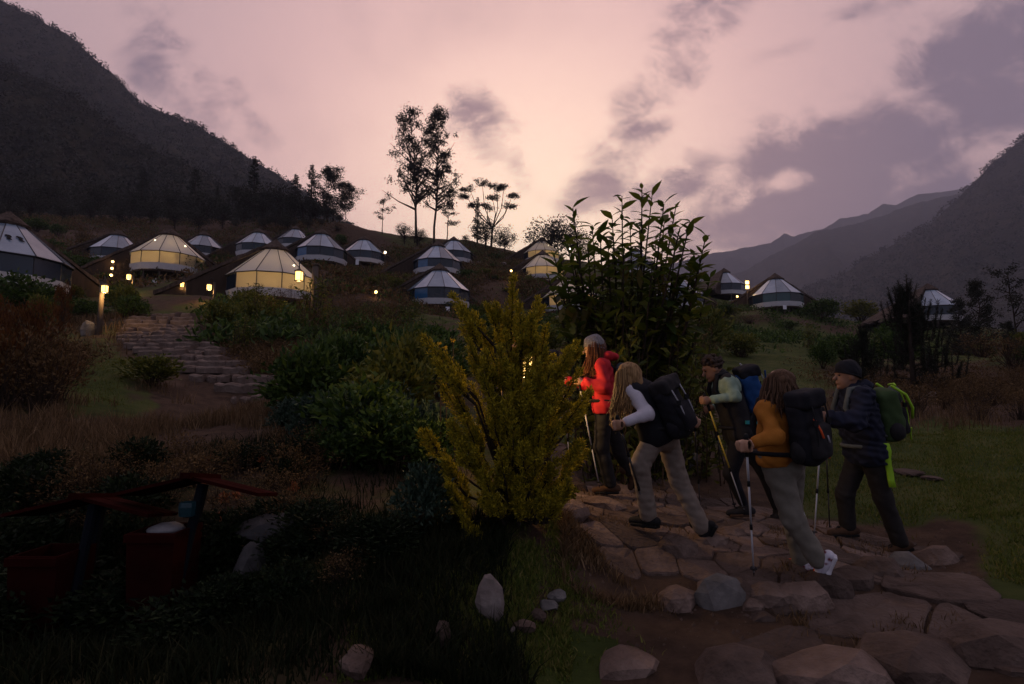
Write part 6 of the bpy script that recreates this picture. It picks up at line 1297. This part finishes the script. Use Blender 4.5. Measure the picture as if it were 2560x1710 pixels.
# 2 blond hair, pale sleeves, khaki trousers
p2 = person(dict(seed=2, d=4.8, yaw=44, neck=(1598, 966), pelvis=(1652, 1086), head=(1569, 945), hpitch=-.35, elL=(1619, 1035, -.24), handL=(1546, 1062, -.30), elR=(1688, 1020, .18), handR=(1735, 1055, .14), knL=(1600, 1164, -.10), anL=(1622, 1290, -.06), knR=(1697, 1200, .06), anR=(1757, 1322, -.05), toeR=Vector((-.35, .25, -.75)),
    skin=M_skin, top=M_black, sleeve=M_white, vest=True, pants=M_khaki, shoe=M_bootk, sole=M_sole, hair='long', hairm=M_blond, hlen=.16, locklen=.30, strands=170, hang=Vector((-.10, -.05, 0)), hem=.03, loose=.020, pwr=.008, sw=.155, label='bent-forward hiker with long blond hair, pale sleeves and khaki trousers'))
backpack(p2, 'black backpack with grey highlights on the blond hiker', .44, .24, .15, (M_black, M_black2, M_black), drop=.07, trim=M_greyt)
trekking_pole(p2['hl'] + Vector((0, 0, .03)), W(1625, 1316, 4.75), 'dark trekking pole planted beside the black boot of the blond hiker', M_poled, M_poled); trekking_pole(p2['hr'] + Vector((0, 0, .02)), W(1752, 1290, 5.3), 'dark trekking pole trailing from the rear hand of the blond hiker', M_poled, M_poled)
# 3 curly hair, sage jacket
p3 = person(dict(seed=3, d=5.9, yaw=2, neck=(1806, 944), pelvis=(1848, 1082), head=(1781, 923), hpitch=-.40, elL=(1838, 992, -.26), handL=(1764, 1001, -.18), elR=(1822, 1005, .24), handR=(1772, 1022, .26), knL=(1826, 1184, -.08), anL=(1862, 1268, -.06), knR=(1906, 1172, .10), anR=(1946, 1278, .12), toeR=Vector((-.9, 0, -.55)),
    skin=M_skin_d, top=M_black2, sleeve=M_sage, vest=True, pants=M_black, shoe=M_black2, sole=M_boot, hair='curly', hairm=M_curl, hem=.10, yoke=True, loose=-.004, hemup=.06, high=False, pwr=.002, sw=.17, label='curly-haired hiker in sage-green sleeves and dark vest, head bowed'))
def ex3(root, q, A, og):
    tubep(root, 'blue_cord', [q(-.10, .17, .22) - og, q(.0, .19, .12) - og, q(-.06, .20, .0) - og, q(.08, .19, -.14) - og], .009, M_bluebk); tubep(root, 'frame_stay', [q(.12, .02, .33) - og, q(.12, .10, .22) - og, q(.12, .13, -.05) - og], .008, M_greyt); tubep(root, 'hip_strap', [q(.16, -.12, -.02) - og, q(.19, -.02, -.12) - og, q(.17, .06, -.2) - og], .010, M_greyt)
backpack(p3, 'blue and black backpack on the curly-haired hiker', .49, .27, .19, (M_bluebk, M_black, M_bluebk), drop=-.02, trim=M_greyt, extra=ex3)
m = MB(); m.box((0, 0, 0), (.16, .02, .035)); o = m.build('belt_pouch', M_teal2); o.location = W(1884, 1056, 5.68); tag(o, 'small teal pouch at the belt of the curly-haired hiker', 'pouch')
trekking_pole(p3['hl'] + Vector((0, 0, .02)), W(1862, 1281, 5.7), 'yellow and white trekking pole of the curly-haired hiker', M_poley, M_greyt); trekking_pole(p3['hr'] + Vector((0, 0, .02)), W(1838, 1272, 6.3), 'second pole of the curly-haired hiker, on the far side', M_poled, M_poled)
# 4 orange fleece
p4 = person(dict(seed=4, d=4.1, yaw=60, neck=(1938, 1008), pelvis=(1957, 1152), head=(1945, 968), hpitch=-.15, elL=(1937, 1091, -.22), handL=(1866, 1114, -.26), elR=(1995, 1085, .22), handR=(1950, 1130, .36), knL=(1982, 1296, -.10), anL=(2046, 1402, -.14), toeL=Vector((-.22, .30, -.80)), knR=(1978, 1285, .14), anR=(2004, 1402, .12),
    skin=M_skin, top=M_orange, pants=M_olive, shoe=M_shoe, sole=M_solew, hair='bob', hairm=M_brown, hlen=.10, locklen=.19, strands=150, hem=.0, thick=.006, loose=.014, pwr=.008, high=False, sw=.135, label='hiker in an orange fleece with shoulder-length brown hair and running shoes'))
def ex4(root, q, A, og):
    m = MB(); c = q(.03, .104, .25) - og
    s_, o_, u_ = [Vector(a) for a in A]
    P_ = [(-.03, -.014), (-.012, .018), (-.004, .004), (.008, .020), (.03, -.014)]; tp = [c + s_ * x + u_ * y + o_ * .004 for x, y in P_]; bt = [p - o_ * .006 for p in tp]; n = 5
    m.add(tp + bt, [tuple(range(n)), tuple(range(2 * n - 1, n - 1, -1))] + [(i, n + i, n + (i + 1) % n, (i + 1) % n) for i in range(n)]); m.build('peak_emblem', M_greyt, root)
    tubep(root, 'orange_zip_pull', [q(-.05, .10, .10) - og, q(-.045, .135, .02) - og, q(-.04, .145, -.03) - og], .008, M_oran2); tubep(root, 'orange_piping', [q(.10, .075, -.08) - og, q(.10, .085, -.15) - og, q(.09, .085, -.20) - og], .007, M_oran2); tubep(root, 'grey_zip_pull', [q(.01, .142, -.02) - og, q(.015, .148, -.07) - og], .006, M_greyt)
backpack(p4, 'black backpack with orange zip pulls and a white peak emblem', .45, .25, .15, (M_black, M_black, M_black2), drop=.0, extra=ex4)
trekking_pole(p4['hl'] + Vector((0, 0, .03)), W(1885, 1440, 4.0), 'grey trekking pole planted straight by the hiker in orange', M_alu, M_alu); trekking_pole(p4['hr'] + Vector((0, 0, .03)), W(2033, 1347, 4.75), 'far-side trekking pole of the hiker in orange', M_alu, M_alu)
# 5 dark puffer jacket, black beanie, lime pack
p5 = person(dict(seed=5, d=5.2, yaw=3, neck=(2132, 980), pelvis=(2164, 1130), head=(2117, 942), hpitch=.05, elL=(2140, 1056, -.26), handL=(2056, 1040, -.20), elR=(2130, 1062, .24), handR=(2062, 1050, .24), knL=(2208, 1246, -.10), anL=(2250, 1356, -.10), toeL=Vector((-.85, .1, -.30)), knR=(2112, 1234, .08), anR=(2120, 1316, .08),
    skin=M_skin_d, top=M_navy, pants=M_dkpant, shoe=M_boot, sole=M_sole, hat=M_black, hairm=M_curl, hood=True, hem=.06, thick=.028, wr=.010, wf=60, loose=.018, sw=.17, label='hiker in a dark quilted jacket and black beanie at the end of the line'))
def ex5(root, q, A, og):
    for k, (x, sg) in enumerate(((-.11, 1), (.11, -1))): tubep(root, 'lime_piping', [q(x, .05, .27) - og, q(x * 1.15, .15, .17) - og, q(x * 1.05, .19, .04) - og, q(x * .6, .2, -.06) - og], .012, M_lime)
    tubep(root, 'lime_piping', [q(-.05, .12, .25) - og, q(0, .14, .26) - og, q(.05, .12, .25) - og], .011, M_lime); tubep(root, 'lime_piping', [q(.15, -.06, .02) - og, q(.17, .06, -.04) - og, q(.15, .14, -.08) - og], .011, M_lime); tubep(root, 'lime_piping', [q(.165, -.05, .24) - og, q(.17, -.06, .05) - og, q(.165, -.05, -.1) - og], .010, M_lime)
    tubep(root, 'lime_strap', [q(-.02, .2, -.16) - og, q(.03, .21, -.22) - og, q(.02, .2, -.28) - og], .008, M_lime)
    soft('grey_panel', M_graypk, root, [ell(q(0, .125, .16), (.085, .05, .09), A)], vox=.009, k=.02)
backpack(p5, 'lime-trimmed green and grey backpack on the last hiker', .47, .30, .19, (M_green_pk, M_graypk, M_black2), lid=False, drop=.0, trim=M_lime, extra=ex5)
m = MB(); w0, w1 = W(2214, 1108, 5.0), W(2231, 1218, 4.98); a = (w1 - w0); n = 6
for i in range(n + 1):
    p = w0 + a * i / n + Vector((.006 * math.sin(i * 2), -.01 * math.sin(i * 1.3), 0)) - w1; m.v += [tuple(p + Vector((-.026, 0, 0))), tuple(p + Vector((.026, -.008, 0))), tuple(p + Vector((.026, .004, 0))), tuple(p + Vector((-.026, .012, 0)))]
for i in range(n):
    for k in range(4): m.f.append((i * 4 + k, i * 4 + (k + 1) % 4, i * 4 + 4 + (k + 1) % 4, i * 4 + 4 + k))
m.f += [(3, 2, 1, 0), tuple(n * 4 + k for k in range(4))]
o = m.build('hanging_strap', M_lime, None, True); o.location = w1; tag(o, 'bright lime strap hanging down the dark trousers of the last hiker', 'strap')
trekking_pole(p5['hl'] + Vector((0, 0, .03)), W(2035, 1346, 4.95), 'grey trekking pole of the hiker in the dark quilted jacket', M_alu, M_alu); trekking_pole(p5['hr'] + Vector((0, 0, .03)), W(2075, 1335, 5.6), 'far-side pole of the hiker in the dark quilted jacket', M_poled, M_poled)
# 6 mostly hidden behind the cypress
p6 = person(dict(seed=6, d=6.7, yaw=-8, neck=(1318, 893), pelvis=(1330, 1000), head=(1305, 862), elL=(1322, 950, -.22), handL=(1270, 952, -.2), elR=(1330, 950, .2), handR=(1275, 950, .2), knL=(1320, 1090, -.08), anL=(1338, 1178, -.06), knR=(1345, 1090, .08), anR=(1368, 1180, .08),
    skin=M_skin, top=M_black, pants=M_black2, shoe=M_bootk, sole=M_sole, hat=M_oran2, hairm=M_curl, hem=.06, sw=.17, label='hiker in an orange hat mostly hidden behind the golden cypress'))
backpack(p6, 'black backpack of the hiker hidden behind the cypress', .48, .30, .19, (M_black, M_black2, M_black2))
